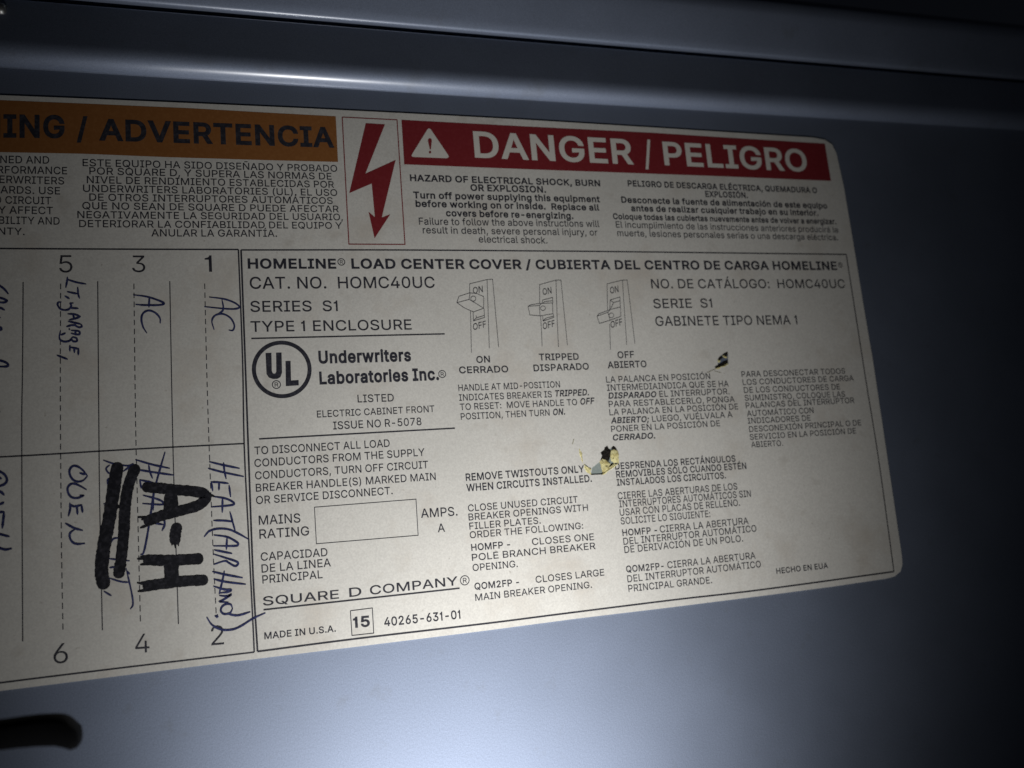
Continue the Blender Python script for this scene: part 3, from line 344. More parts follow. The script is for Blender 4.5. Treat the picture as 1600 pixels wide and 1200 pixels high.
  'q': r"""417 40+/3,+/3,.M3(.M2M.22+-O1S-H1A-D1+-C0E-F0*-N/I.#/2.5.X.K.I/..>/M.707.51%.71J.>24.I2S.X35/33L/I4%0*420E4:1+4=1A4<1T482,412M3O3(353.353.484048 14.A1I.C2%.I26.S2D/(2P/92Y/L3(0*3,0C3-1%3,1@3(1X2Y252P2H2D2Y263.2%371J3=143?0V3=0B37013-0#2X/O2G/F24/?1V/;1?/:1%/;0D/?0,/F/N/O/:0#/)02.S0C.I0V.C""",
  'r': r"""255 .G-K.G48/I48/I36/L36/U3H0)3W094,0K461'4;1<4=1L4=1Z4<1Z381M3:163;1&3:0N360?30023(0(2V/W2J/P2</L2-/K1T/K-K""",
  's': r"""359 0V-C0=-D0&-H/I-N/6-W/&.*.P.8.D.H.</#.6/8/7/D/>/1/H.Z/U.N0-.F0@.A0U.@15.A1J.G2#.P20/$28/12:/@29/L24/W2-0(1Z001L071;0;060J/O0T/51(.Z18.L1J.D2(.A2@.C2U.I30.S3A/(3P/94%/L4/0*470A4;1#4=1;4<1Q482,412>4(2L3U2Y3H392P2:2C252Q2,3&1Y311K3:193@1#3B0F3@043;0$32/O3'/H2R/F2C/G27/L2+/U1Z0L1F1M19241/2M1#3(0K36093>0$3A/D3>//38.S3..A2X.22G.$22-Q1S-I1:-E""",
  't': r"""223 1348133<-Q3<-Q48 .S5Z/W5Z/W/;/X/,0#.X0).O01.I0<.E0J.D0Y.E11.H1<-M1(-H0H-G0+-J/J-R/5.(/'.;.V.R.S/6""",
  'u': r"""403 0V-F0>-H0(-M/L-V/:.*/+.9.W.M.N/+.H/F.G0,.G48/K48/K01/M/N/U/70*/%0;.O0O.G10.D1A.F1Q.I2(.P25.Y2@/,2J/:2P/J2U0%2V092V483Z483Z-K2X-K2X/53)/52T.N2C.520.$1Q-P19-H""",
  'v': r"""383 0C-K.$48/.480E0;1#/015.'0X.'12/01G0;3'4840481I-K""",
  'w': r"""557 0*-K.)48/1480&1=0:0)0O.<0E.<0Y0'161=2+4832484&1=4:0(4N.<4D.<4Y0(551=6+48724851-K4--K340L3&1H2Q2G2C3G2Q3G2C2G251H2'0L1.-K""",
  'x': r"""372 .'-K0K1A0K0K./48/=48043'0S2,17150O15122,1P3'2H483U48180I181=4#-K2M-K1N//1/0)0M0V140V0R0)05///5-K""",
  'y': r"""383 .B+3.O,/.Y,-/A,,0#,:07-(0C-J.$48/.480E0;1#/015.'0X.'12/01G0;3'48404814,J0P+R0,+6/5+,.R+.""",
  'z': r"""374 .<-K.<.@2-352-38.B38.B483B483B3@/W.N/W.J3H.J3H-K""",
  '0': r"""445 1J-D1&-H0?-R0#.+/B.B/./'.W/J.K0;.D11.B2-.D3(.K3V.W4G//52/C5P0#6/0?6@1'6J1J6N256J2T6@386/3Q5P4-524=4G4H3V4O3(4Q2-4O114H0;4=/J4-/'3Q.B39.+2U-R25-H 1J.D2).F2>.N2P/#3(/635/M3?003G0P3K1<3M2-3K2U3G3B3?4*354E3(5$2P572>5D2)5L1J5O125L0V5D0C57035$0&4E/T4*/L3B/H2U/F2-/H1</L0P/T000&/M03/60C/#0V.N12.F""",
  '1': r"""278 0#-K1+-K1+6G026G0'5Y/G5;.E5'.E410#41""",
  '2': r"""445 .R-K.R.B1Q1L2H2I3,3<3640344A304Q3)5&2X522M5<2?5D1G5O145M1#5I0L5C0?5:045/0+4Y0%4J/Y49/X4'.S4'.V4C/$5&/05>/?5S/R6,006;0H6E1+6L1H6N2-6L2G6E3(6;3=6-3O5T4&5A415*474K494140333E21290T09.N09.K4B.K4B-K""",
  '3': r"""445 1A-D1$-F0@-L0%-U/F.)/1.9.X.K.K/).B/A.>0%/F0%/I/L/O/>/W/10*/%07.T0E.M1B.D2A.O2Q.W3&/*30/638/E3=/V3>013=0C390T321,3'1:2R1F2A1Q2-1X1M2%112&0=2&0=2Y2N5D2N5G.W5G.W6G416G415P1;2D1;2O2&2P2F2L3*2B3C243W2#401F4<1.4C0M4E014C/M4;/44/.T3W.?3B..3*-W2G-M2*-F""",
  '4': r"""445 .:/C.:0?2&6G3,6G/F0F/F0C4Y0C4Y/C 2H-K2H/R2H032H333L333L-K""",
  '5': r"""445 1D-D1(-F0E-L0--V/O.+/<.;/,.N.Y/+.Q/B.N0#/S0#/V/M0#/?0+/20M.N1D.D1X.F22.J2B.R2Q/%3&/230/B37/S3<0.3=0B3<0W37123/1D3%1T2P2*2A25202=1U2B1A2C0H2;/Y2%.U2+/96G4+6G4+5G075G0'3#0)3#0Q3:1M3C2+3A2@3=2T363.3-3?2Y3N2K4#2;4.2*471N4>194B1#4C0C4A0$4:/@4./%3U.F3B.23*-Z2H-N2+-G""",
  '6': r"""445 1I-D1,-G0H-N0/-Y/P.1/>.E/./$/#/>.T0#.Q0B.S0Z.Y1</)1V0*3J2+6G376G072402240E2N1+3)1R30273.2R3'312U3F2F3X244.1W491>4?1#4A0=4?/W48/<4,.Z3U.D3B.13,-Y2K-N2/-G 1I.C2$.D25.I2E.Q2S/#3&/030/?37/O3;0*3=0=3;0R371,301=3&1K2S1X2E2*25222$261I2817261&220N2*0@1X041L0+1=0#1-/W0R/V0?/W0*0#/P0+/?04/00@/#0N.Q1&.I17.D""",
  '7': r"""445 /:-K395D395G.P5G.P6G4C6G4C5D0E-K""",
  '8': r"""445 1I-D1)-F0C-L0(-V/H.,/4.</$.P.P/..H/F.F0(.G0=.L0P.S1+/%1</01K/>1X/N2+0'2209270929/Z2B/F2O/63*/*3?/#3W.X49.Z4Q/)50/45E/C5X/U6/026<0J6F1-6L1I6N2.6L2H6F3(6<3=6/3O5X4&5E4150484Q4:49483W403?4$3*3L2O392B2Z292Z2734223E2+3T1X4*1K461<4@1+4G0P4K0=4M0(4K/F4C/.47.P4&.<3J.,32-V2O-L22-F 1I.C2'.E2:.H2K.N2Z.V3./)38/53@/C3D/R3F0+3D0=3@0M381$3-122X1=2I1F281M2%1Q1I1R151Q0Z1M0I1F0:1=0-120#1$/S0M/N0=/L0+/N/R/R/C/Z/50,/)08.V0G.N0Y.H14.E 1I2P2@2Z2M3*2X343)3@3/3M334$3544334D304S3)5(2Y532N5=2A5E1I5O0Q5E0E5=0:53015(0+4S0'4D0&440'4$0+3M013@0:340E3*0R2Z""",
  '9': r"""445 1I6N2/6K2K6D3,693B6)3U5M4-56484T4?474A3P4?384:2V412<310H10-K0#-K3#2&3)2&2N1D2/111A1*1$1,0B130*1=/M1L/;2&/-2;.Z2T.T37.Q3U.T4;/#4W/.58/>5N/Q6)0/690H6D1,6K 1I5O175N1&5I0N5A0@57045*0+4S0$4C/X40/V3U/X3A0$3.0+2U042G0@2:0N201&2(172$1I1Z2$2$252(2E202S2:3&2F302U373.3;3@3=3S3;40374B304S3&5*2S572E5A255I2$5N""",
  '.': r"""185 /9-G/--H.Z-L.Q-T.J.%.E.0.D.;.E.G.J.R.Q/#.Z/*/-///9/0/E///O/*/Y/#0(.R0,.G0..;0,.00(.%/Y-T/O-L/E-H""",
  ',': r"""185 .8+F.U.Y0*.Y/.+F""",
  ':': r"""185 /9-G/--H.Z-L.Q-T.J.%.E.0.D.;.E.G.J.R.Q/#.Z/*/-///9/0/E///O/*/Y/#0(.R0,.G0..;0,.00(.%/Y-T/O-L/E-H /92=/-2?.Z2C.Q2J.J2T.E3&.D32.E3>.J3H.Q3R.Z3Y/-4%/94'/E4%/O3Y/Y3R0(3H0,3>0.320,3&0(2T/Y2J/O2C/E2?""",
  ';': r"""185 .8+F.U.Y0*.Y/.+F /A2=/52?/*2C.Y2J.R2T.M3&.L32.M3>.R3H.Y3R/*3Y/54%/A4'/M4%/W3Y0)3R003H043>0632043&002T0)2J/W2C/M2?""",
  '/': r"""245 1R7&.Y,8-Y,80R7&""",
  '-': r"""445 3F2#3F1$/K1$/K2#""",
  '(': r"""268 /316/>390$5=0P7-1S7-1'500B3/08160A/L1$.#1S,%0P,%07,U/Y-O/H.I/</C/50=""",
  ')': r"""268 .8,%//.%/J/M/S16/I3//,50.87-/:7-0.5=0M390X160U0<0N/B0B.G01-M/T,U/:,%""",
  '!': r"""193 .U0A.Q6G0%6G/Y0A /;-G/0-H/%-L.T-T.L.%.H.0.F.;.H.G.L.Q.T/#/%/*/0/./;/0/G/./R/*0#/#0*.Q0/.G00.;0/.00*.%0#-T/R-L/G-H""",
  'Á': r"""471 .#-K116G2B6G5R-K4G-K2M3$27411O6)2$6)1<401&3$//-K /G0//G1.4.1.4.0/ 1<7@23923>92257@""",
  'É': r"""411 .N-K.N6G416G415G/U5G/U2L3X2L3X1L/U1L/U.K44.K44-K 1'7@1V923)921X7@""",
  'Í': r"""295 .2-K.2.K/O.K/O5G.25G.26G2<6G2<5G0W5G0W.K2<.K2<-K /T7@0K921W920N7@""",
  'Ó': r"""524 29-D1H-H0Z-R07.+/P.C/5/).X/L.G0=.>12.;2-.>3'.G3U.X4E/551/P5O076.0Z6@1H6J296N3+6J3Q6@4<6.5#5O5=515S4E6+3U643'682-64126+0=5S/L5=/)5#.C4<.+3Q-R3+-H 29.G2V.J39.Q3R/&41/74D/M4T015(0P5/1<522-5/2U5(3B4T4)4D4E415#3R54395A2V5H295K1T5H195A0X540A5#0.4D/V4)/J3A/C2U/A2-/C1</J0P/V010./N0A/70X/&19.Q1T.J 1W7@2N923Y922P7@""",
  'Ñ': r"""514 .N-K.N6G0)6G3L0W4(074@/D4Z.I4Q.H4M/E4K0>4K1+4K6G5R6G5R-K4?-K122P0Q3@0449/E5G/P5I/S4</U3=/V2Q/V-K 3(7Q2H7U228'1V801G851:8,157R0C7R0E8-0J8>0Q8L1#8W119%1A9(1Y9#268Q2I8H2Z8C3/8J359&4&9&4$8K3W8:3O8,3E7Y387S""",
  'á': r"""383 0@-C0)-D/L-I/8-P/&-Z.N./.B.?.8.Q.3/..1/E.2/Y.603.=0A.G0N.R0X/'1)/V1:0R1C1Q1J281R2=1W2A2%2B2-2B2/292W1W371+3@0638/O3#/=2@.;2Q.E3..Q3@/(3O/94#/K4-0&441*4=1V482L4%2Z3S3.3F38363@3#3D2D3F2*3F-K2C-K2C.F2?.F2+.+1?-L 0J.@1(.A1:.E1K.M1Y.V2-/*26/72=/E2@/S2B0+2B1&220V1N0P100K0O0H0'0?/A0,/:0#/7/O/5/B/?.Z0#.F 0B50197#2D7#1<50""",
  'é': r"""397 1;-C0Q-F02-N/N.#/6.5.Z.L.J/..>/M.706.51#.71G.>21.I2P.Y33/53J/L4$0/420L4:154=28432K4*3$3X353J3C3:3P3&3Z2H4*2/4.1J401*400I/$0I/$1D3G1D3+123*1I3&2'2X2;2O2L2C3#253/2%381J3>153?0W3>0D38033/0$3#/P2M/F2</?2*/;1N/91:/90Q/;07/@/X/H/C/R/20(/#07.O0J.G1&.B1<.@2,.G2L.Z3'/C4*/44#.Z3Q.I3D.:35.,3$-Y2I-O23-H1T-D 0Q501H7#2S7#1J50""",
  'í': r"""164 .G-K.G48/K48/K-K .K50/B7#0M7#/D50""",
  'ó': r"""408 17-C0N-F01-N/N.#/6.5.Z.L.J//.>/M.707.51#.71H.>22.J2Q.Z34/63J/N4%01420N4:174=1W4:2=422X4%383J3L344$2Q4022471H491#470740/M4$//3L.L38.52X.#2=-N1W-F 17.A1N.C2+.I2=.T2K/*2X/;3)/N3/0,330C351#331<3/1S3)212X2E2K2V2=3,2+371N3=173?0W3=0C37023,0#2V/O2E/F21/?1S/;1</:1#/;0C/?0,/F/N/O/;0#/*02.T0C.I0W.C 0U501K7#2W7#1N50""",
  'ñ': r"""403 /K1J/K-K.G-K.G48/I48/I2N/@2N/M350%3M084'0O431/4:1J4=2+4;2A462U4-3/3Y3>3I3J363S2X3X2=3Z1W3Z-K2V-K2V1R2S252L2L2?3&2.341R3<193>1(3=0P390A33043*0(2W/W2I/P29/L2& 2(5B1H5F115P0V5Y0G6%0:5U055C/C5C/E5V/J6//Q6=0#6H016N0A6P0Y6L166B1I681Z642/6;256O3&6O3$6<2W6+2O5U2D5J285D""",
  ' ': r"""185 """,
}

# ------------------------------------------------------------------ materials
def mat(name, color, rough=0.5, spec=0.5, metal=0.0):
    mt = bpy.data.materials.new(name); mt.use_nodes = True
    b = mt.node_tree.nodes['Principled BSDF']
    b.inputs['Base Color'].default_value = (*color, 1); b.inputs['Roughness'].default_value = rough
    b.inputs['Specular IOR Level'].default_value = spec; b.inputs['Metallic'].default_value = metal
    return mt, mt.node_tree.nodes, mt.node_tree.links, b
def coords(nodes, links, scale):
    tc = nodes.new('ShaderNodeTexCoord'); mp = nodes.new('ShaderNodeMapping')
    mp.inputs['Scale'].default_value = scale if isinstance(scale, tuple) else (scale,)*3
    links.new(tc.outputs['Object'], mp.inputs['Vector']); return mp.outputs['Vector']
def noise(nodes, links, vec, scale, detail=3.0, rough=0.55):
    n = nodes.new('ShaderNodeTexNoise'); n.inputs['Scale'].default_value = scale
    n.inputs['Detail'].default_value = detail; n.inputs['Roughness'].default_value = rough
    links.new(vec, n.inputs['Vector']); return n.outputs['Fac']
def ramp(nodes, links, fac, p0, p1, c0=(0,0,0,1), c1=(1,1,1,1)):
    r = nodes.new('ShaderNodeValToRGB'); e = r.color_ramp.elements
    e[0].position, e[1].position = p0, p1; e[0].color, e[1].color = c0, c1
    links.new(fac, r.inputs['Fac']); return r.outputs['Color']
def mix(nodes, links, fac, a, b):
    x = nodes.new('ShaderNodeMix'); x.data_type = 'RGBA'
    if isinstance(fac, float): x.inputs[0].default_value = fac
    else: links.new(fac, x.inputs[0])
    for k, v in ((6, a), (7, b)):
        if isinstance(v, tuple): x.inputs[k].default_value = (*v, 1)
        else: links.new(v, x.inputs[k])
    return x.outputs[2]
def bump(nodes, links, b, fac, strength, dist):
    bp = nodes.new('ShaderNodeBump'); bp.inputs['Strength'].default_value = strength; bp.inputs['Distance'].default_value = dist
    links.new(fac, bp.inputs['Height']); links.new(bp.outputs['Normal'], b.inputs['Normal'])

# blue-grey enamel on sheet steel
STEEL, n, l, b = mat('grey_enamel', (0.31, 0.355, 0.455), 0.71, 0.5, 0.94)
v = coords(n, l, 1.0)
f1 = noise(n, l, v, 1500.0, 2.0); f2 = noise(n, l, v, 38.0, 4.0); f3 = noise(n, l, v, 3600.0, 2.0); f4 = noise(n, l, v, 130.0, 5.0, 0.65)
base = mix(n, l, ramp(n, l, f2, 0.35, 0.7), (0.292, 0.338, 0.438), (0.322, 0.371, 0.478))
base = mix(n, l, ramp(n, l, f3, 0.35, 0.7, (0,0,0,1), (0.6,0.6,0.6,1)), base, (0.212, 0.244, 0.315))
l.new(mix(n, l, ramp(n, l, f4, 0.60, 0.80, (0,0,0,1), (0.5,0.5,0.5,1)), base, (0.22, 0.235, 0.26)), b.inputs['Base Color'])
rr = n.new('ShaderNodeMapRange'); rr.inputs[3].default_value = 0.64; rr.inputs[4].default_value = 0.72
l.new(f2, rr.inputs[0]); l.new(rr.outputs[0], b.inputs['Roughness'])
b.inputs['Coat Weight'].default_value = 1.0; b.inputs['Coat Roughness'].default_value = 0.27; b.inputs['Coat IOR'].default_value = 1.65
bump(n, l, b, f1, 0.16, 0.0001)
# aged paper-faced vinyl with faint brown foxing
PAPER, n, l, b = mat('aged_label_paper', (0.6, 0.58, 0.52), 0.5, 0.35)
v = coords(n, l, 1.0)
s1 = noise(n, l, v, 55.0, 4.0, 0.6); s2 = noise(n, l, v, 150.0, 3.0, 0.6); s3 = noise(n, l, v, 18.0, 3.0); s4 = noise(n, l, v, 2500.0, 2.0)
c1 = mix(n, l, ramp(n, l, s3, 0.35, 0.68), (0.645, 0.625, 0.575), (0.565, 0.55, 0.505))
c2 = mix(n, l, ramp(n, l, s1, 0.54, 0.72, (0,0,0,1), (0.55,0.55,0.55,1)), c1, (0.47, 0.415, 0.345))
c3 = mix(n, l, ramp(n, l, s2, 0.60, 0.76, (0,0,0,1), (0.5,0.5,0.5,1)), c2, (0.42, 0.385, 0.33))
c4 = mix(n, l, ramp(n, l, s4, 0.3, 0.72, (0,0,0,1), (0.45,0.45,0.45,1)), c3, (0.40, 0.385, 0.36))
s5 = noise(n, l, v, 700.0, 2.0)
c4 = mix(n, l, ramp(n, l, s5, 0.72, 0.80, (0,0,0,1), (0.5,0.5,0.5,1)), c4, (0.25, 0.22, 0.18))
l.new(c4, b.inputs['Base Color'])
bump(n, l, b, noise(n, l, v, 320.0, 3.0), 0.10, 0.0003)
def ink(name, color, rough=0.5, speck=0.12, other=None):
    mt, n, l, b = mat(name, color, rough, 0.3)
    v = coords(n, l, 1.0); f = noise(n, l, v, 1400.0, 3.0)
    o = other or tuple(min(1, c*1.6 + 0.02) for c in color)
    l.new(mix(n, l, ramp(n, l, f, 0.45, 0.8, (0,0,0,1), (1,1,1,1)), color, o), b.inputs['Base Color'])
    return mt
BLACK = ink('black_printing_ink', (0.022, 0.022, 0.030))
ORANGE = ink('orange_printing_ink', (0.235, 0.092, 0.026), 0.5, other=(0.275, 0.115, 0.036))
RED = ink('red_printing_ink', (0.175, 0.017, 0.021), 0.5, other=(0.20, 0.025, 0.03))
PEN_INK = ink('blue_pen_ink', (0.018, 0.022, 0.075), 0.45, other=(0.05, 0.06, 0.16))
MARK_INK = ink('black_marker_ink', (0.008, 0.008, 0.011), 0.5, other=(0.035, 0.034, 0.042))
CREAM = ink('cream_printing_face', (0.60, 0.575, 0.52), 0.5, other=(0.56, 0.54, 0.49))
TORN, n, l, b = mat('yellow_torn_backing', (0.55, 0.47, 0.17), 0.7, 0.2)
v = coords(n, l, 1.0); f = noise(n, l, v, 900.0, 4.0)
l.new(mix(n, l, ramp(n, l, f, 0.4, 0.72), (0.64, 0.59, 0.31), (0.37, 0.30, 0.11)), b.inputs['Base Color']); bump(n, l, b, f, 0.4, 0.0004)
CREASED = ink('grey_crease', (0.30, 0.28, 0.20), 0.6, other=(0.36, 0.34, 0.26))
BARE = ink('dull_primer', (0.215, 0.25, 0.235), 0.7, other=(0.28, 0.31, 0.28))
HOLE_DARK, n, l, b = mat('hole_dark', (0.010, 0.008, 0.006), 0.85, 0.2)  # painted black for the dark inside a puncture; the plate stays uncut
v = coords(n, l, 1.0); bump(n, l, b, noise(n, l, v, 1500.0, 4.0), 0.8, 0.0005)
MATTE_BLACK, n, l, b = mat('matte_black', (0.007, 0.007, 0.008), 0.85, 0.1)
v = coords(n, l, 1.0); bump(n, l, b, noise(n, l, v, 1100.0, 2.0), 0.2, 0.0003)
ZINC, n, l, b = mat('dull_zinc', (0.30, 0.30, 0.29), 0.4, 0.5, 0.8)
v = coords(n, l, 1.0); bump(n, l, b, noise(n, l, v, 600.0, 3.0), 0.2, 0.0003)

# ------------------------------------------------------------------ helpers
def new_mesh(name, verts, faces, material, parent=None, smooth=False):
    me = bpy.data.meshes.new(name); me.from_pydata(verts, [], faces); me.update()
    me.materials.append(material)
    if smooth:
        for p in me.polygons: p.use_smooth = True
    o = bpy.data.objects.new(name, me); COL.objects.link(o)
    if parent is not None: o.parent = parent
    return o
def thing(name, label, cat):
    o = bpy.data.objects.new(name, None); COL.objects.link(o); o.empty_display_size = 0.01
    o['label'] = label; o['category'] = cat; return o
def fill(loops, nonzero=False):
    flat = []; faces = []
    for lp in loops:
        faces.append(list(range(len(flat), len(flat)+len(lp)))); flat += [Vector((p[0], p[1])) for p in lp]
    r = delaunay_2d_cdt(flat, [], faces, 0, 1e-7)
    vs = [(p.x, p.y) for p in r[0]]; fs = []
    for f_ in r[2]:
        a, b_, c = (vs[k] for k in f_[:3])
        x, y = (a[0]+b_[0]+c[0])/3, (a[1]+b_[1]+c[1])/3; w_ = 0; inside = False
        for lp in loops:                                   # winding of the triangle's centre
            for i in range(len(lp)):
                p, q = lp[i-1], lp[i]
                if (p[1] > y) != (q[1] > y) and x < (q[0]-p[0])*(y-p[1])/(q[1]-p[1])+p[0]:
                    inside = not inside; w_ += 1 if q[1] > p[1] else -1
        if (w_ != 0 if nonzero else inside): fs.append(tuple(f_) if (b_[0]-a[0])*(c[1]-a[1])-(b_[1]-a[1])*(c[0]-a[0]) > 0 else tuple(f_[::-1]))
    return vs, fs
class Sheet:
    """flat artwork gathered in label millimetres; depth is the height of the ink film above the cover, mm"""
    def __init__(s, depth): s.v, s.f, s.d = [], [], depth
    def tri_fill(s, loops, d=None):
        """fill outlines, later ones cutting holes"""
        d = s.d if d is None else d
        vs, fs = fill(loops); base = len(s.v)
        s.v += [(p[0]/1000, -d/1000, p[1]/1000) for p in vs]
        s.f += [tuple(base+k for k in f_) for f_ in fs]
    def quad(s, a, b_, c, e, d=None):
        d = s.d if d is None else d
        k = len(s.v); s.v += [(p[0]/1000, -d/1000, p[1]/1000) for p in (a, b_, c, e)]; s.f.append((k, k+1, k+2, k+3))
    def ribbon(s, pts, width, d=None, taper=False, caps=True, jitter=0.0):
        """a mitred band of constant or tapering width along a polyline"""
        d = s.d if d is None else d
        P = [Vector(p) for p in pts]; n_ = len(P); L, R = [], []
        for i, p in enumerate(P):
            t0 = (P[i]-P[i-1]).normalized() if i else (P[1]-P[0]).normalized()
            t1 = (P[i+1]-P[i]).normalized() if i < n_-1 else t0
            t = (t0+t1); t = t.normalized() if t.length > 1e-6 else t1
            nn = Vector((-t.y, t.x)); k = 1/max(0.5, nn.dot(Vector((-t1.y, t1.x))))
            h = width/2*k*(1 + random.uniform(-jitter, jitter))
            if taper: h *= 0.45 + 0.55*min(1, 4*min(i, n_-1-i)/max(1, n_-1) + 0.2)
            L.append(p+nn*h); R.append(p-nn*h)
        out = L[:]
        if caps:
            t = (P[-1]-P[-2]).normalized(); nn = Vector((-t.y, t.x)); h = (L[-1]-R[-1]).length/2
            out += [P[-1] + nn*h*math.cos(a) + t*h*math.sin(a) for a in (0.6, 1.2, 1.94, 2.54)]
        base = len(s.v)
        s.v += [(p.x/1000, -d/1000, p.y/1000) for p in L+R]
        for i in range(n_-1): s.f.append((base+n_+i, base+n_+i+1, base+i+1, base+i))
        if caps:
            for i, sg in ((0, -1), (n_-1, 1)):
                q = P[1]-P[0] if i == 0 else P[-1]-P[-2]
                t = q.normalized()*sg; nn = Vector((-t.y, t.x)); h = (L[i]-R[i]).length/2
                arc = [P[i] + nn*h*math.cos(a) + t*h*math.sin(a)*0.9 for a in [math.pi*(-k)/6 + math.pi for k in range(7)]]
                arc = [P[i] + nn*h*math.cos(math.pi*k/6) + t*h*0.9*math.sin(math.pi*k/6) for k in range(7)]
                b0 = len(s.v); s.v += [(p.x/1000, -d/1000, p.y/1000) for p in arc]
                s.f.append(tuple(range(b0+6, b0-1, -1)))
    def build(s, name, material, parent=None, label=''):
        o = new_mesh(name, s.v, s.f, material, parent)
        if label: o['label'] = label
        return o
def spline(pts, sub=5):
    """Catmull-Rom through hand-drawn points"""
    if len(pts) < 3: 
        a, b_ = Vector(pts[0]), Vector(pts[-1]); return [a.lerp(b_, k/4) for k in range(5)]
    P = [Vector(p) for p in pts]; P = [P[0]*2-P[1]] + P + [P[-1]*2-P[-2]]; out = []
    for i in range(1, len(P)-2):
        a, b_, c, e = P[i-1:i+3]
        for k in range(sub):
            t = k/sub
            out.append(0.5*((2*b_) + (c-a)*t + (2*a-5*b_+4*c-e)*t*t + (3*b_-a-3*c+e)*t**3))
    out.append(P[-2]); return out
# ---- lettering
def decode(s):
    head, *cs = s.split(' ')
    return int(head), [[(((ord(c[i])-35)*56+ord(c[i+1])-35-600)/500, ((ord(c[i+2])-35)*56+ord(c[i+3])-35-600)/500) for i in range(0, len(c), 4)] for c in cs if c]
FONT = {k: decode(v) for k, v in GLYPHS.items()}
def area(c): return sum(c[i-1][0]*c[i][1]-c[i][0]*c[i-1][1] for i in range(len(c)))/2
def grow(cs, d):
    """embolden the outlines by d (cap heights) and put the cap height back"""
    if not cs or d == 0: return cs
    sg = 1 if max((area(c) for c in cs), key=abs) > 0 else -1
    res = []
    for c in cs:
        o = []
        for i in range(len(c)):
            p, q, r = Vector(c[i-1]), Vector(c[i]), Vector(c[(i+1) % len(c)])
            t0, t1 = (q-p), (r-q)
            if t0.length < 1e-9 or t1.length < 1e-9: o.append(c[i]); continue
            t0.normalize(); t1.normalize()
            n0, n1 = Vector((t0.y, -t0.x)), Vector((t1.y, -t1.x)); nn = n0+n1
            if nn.length < 1e-4: nn = n0
            nn.normalize(); k = min(2.0, 1/max(0.35, nn.dot(n1)))
            q2 = q + nn*(d*k*sg)
            o.append((q2.x, (q2.y + d)/(1+2*d)))
        res.append(o)
    return res
STYLE = {'n': (-0.006, 0), 'r': (0.012, 0), 'm': (0.030, 0), 'b': (0.050, 0), 'c': (0.036, 0), 'i': (0.042, 0.2), 'h': (0.060, 0), 'x': (0.016, 0)}
CACHE = {}
def glyph(ch, style):
    k = (ch, style)
    if k not in CACHE:
        d, sh = STYLE[style]; adv, cs = FONT[ch]
        cs = grow(cs, d)
        if sh: cs = [[(x+sh*y, y) for x, y in c] for c in cs]
        CACHE[k] = (adv/500 + d*1.2*(ch != ' '), cs, fill(cs, True) if cs else ([], []))
    return CACHE[k]
def set_text(sheet, line):
    txt, style, x0, y0, x1, y1, cap, pre = line
    pen = 0; items = []; lo, hi = 1e9, -1e9
    prew = sum(glyph(c, style)[0] for c in pre)
    for c in pre + txt:
        adv, cs, tri = glyph(c, style)
        items.append((pen, tri))
        if pen >= prew - 1e-6:
            for cc in cs:
                for p in cc: lo = min(lo, pen+p[0]); hi = max(hi, pen+p[0])
        pen += adv
    ux = Vector((x1-x0, y1-y0)); span = hi-lo
    for pn, (gv, gf) in items:
        base = len(sheet.v)
        for x, y in gv:
            t = (pn+x-lo)/span
            sheet.v.append(((x0+ux.x*t)/1000, -sheet.d/1000, (y0+ux.y*t+y*cap)/1000))
        sheet.f += [tuple(base+k for k in f_) for f_ in gf]
def ring(sheet, cx, cz, rx, rz, wd, d=None, n_=64):
    o = [(cx+rx*math.cos(2*math.pi*k/n_), cz+rz*math.sin(2*math.pi*k/n_)) for k in range(n_)]
    i = [(cx+(rx-wd)*math.cos(2*math.pi*k/n_), cz+(rz-wd)*math.sin(2*math.pi*k/n_)) for k in range(n_)]
    for k in range(n_): sheet.quad(i[k], o[k], o[(k+1) % n_], i[(k+1) % n_], d)
def reg_mark(sheet, x, z, r):
    ring(sheet, x, z, r, r, max(0.2, r*0.17), None, 28)
    c = r*0.98
    set_text(sheet, ('R', 'r', x-c*0.40, z-c*0.5, x+c*0.44, z-c*0.5, c, ''))

# ------------------------------------------------------------------ the sheet-metal cover
def sweep(profile, x0, x1, nx=60, sag=0.0):
    """profile of (y,z) in mm swept along X; a faint sag keeps the sheet from being dead flat"""
    vs, fs = [], []; k = len(profile)
    for i in range(nx+1):
        x = x0+(x1-x0)*i/nx
        for y, z in profile: vs.append((x/1000, (y)/1000, z/1000))
    for i in range(nx):
        for j in range(k-1): fs.append((i*k+j, (i+1)*k+j, (i+1)*k+j+1, i*k+j+1))
    return vs, fs
def roll(y, z, r, a0, a1, n_=18):
    """convex roll: normal tilts from a0 to a1 degrees (positive = upwards)"""
    A0 = math.radians(a0)
    return [(y + r*(math.cos(A0)-math.cos(math.radians(a0+(a1-a0)*k/n_))), z + r*(math.sin(math.radians(a0+(a1-a0)*k/n_))-math.sin(A0))) for k in range(n_+1)]
cover = thing('panel_cover', 'blue grey enamelled steel cover plate carrying the large bilingual paper label', 'panel cover')
prof = [(0.0, -230.0), (0.0, -150.0), (0.0, -60.0), (0.0, 20.0), (0.0, 41.3)]
def bend(p, r, a0, a1, n_):                    # roll on from the last point, normal turning from a0 to a1 degrees
    y, z = p[-1]; A0 = math.radians(a0)
    for k in range(1, n_+1):
        A = math.radians(a0+(a1-a0)*k/n_); p.append((y + r*(math.cos(A0)-math.cos(A)), z + r*(math.sin(A)-math.sin(A0))))
prof += [(-0.05, 41.75), (-0.2, 42.0)]           # crease, a narrow raised bead, then the face leaning back to the gap
bend(prof, 4.3, -76, 6, 20)
ly, lz = prof[-1]; t_ = math.radians(7)
prof += [(ly+math.sin(t_)*k, lz+math.cos(t_)*k) for k in (0.5, 4, 8, 10.3)]
bend(prof, 0.8, 7, 88, 6)
ly, lz = prof[-1]; prof += [(ly+9, lz+0.2)]
vs, fs = sweep(prof, -160, 420, 4)
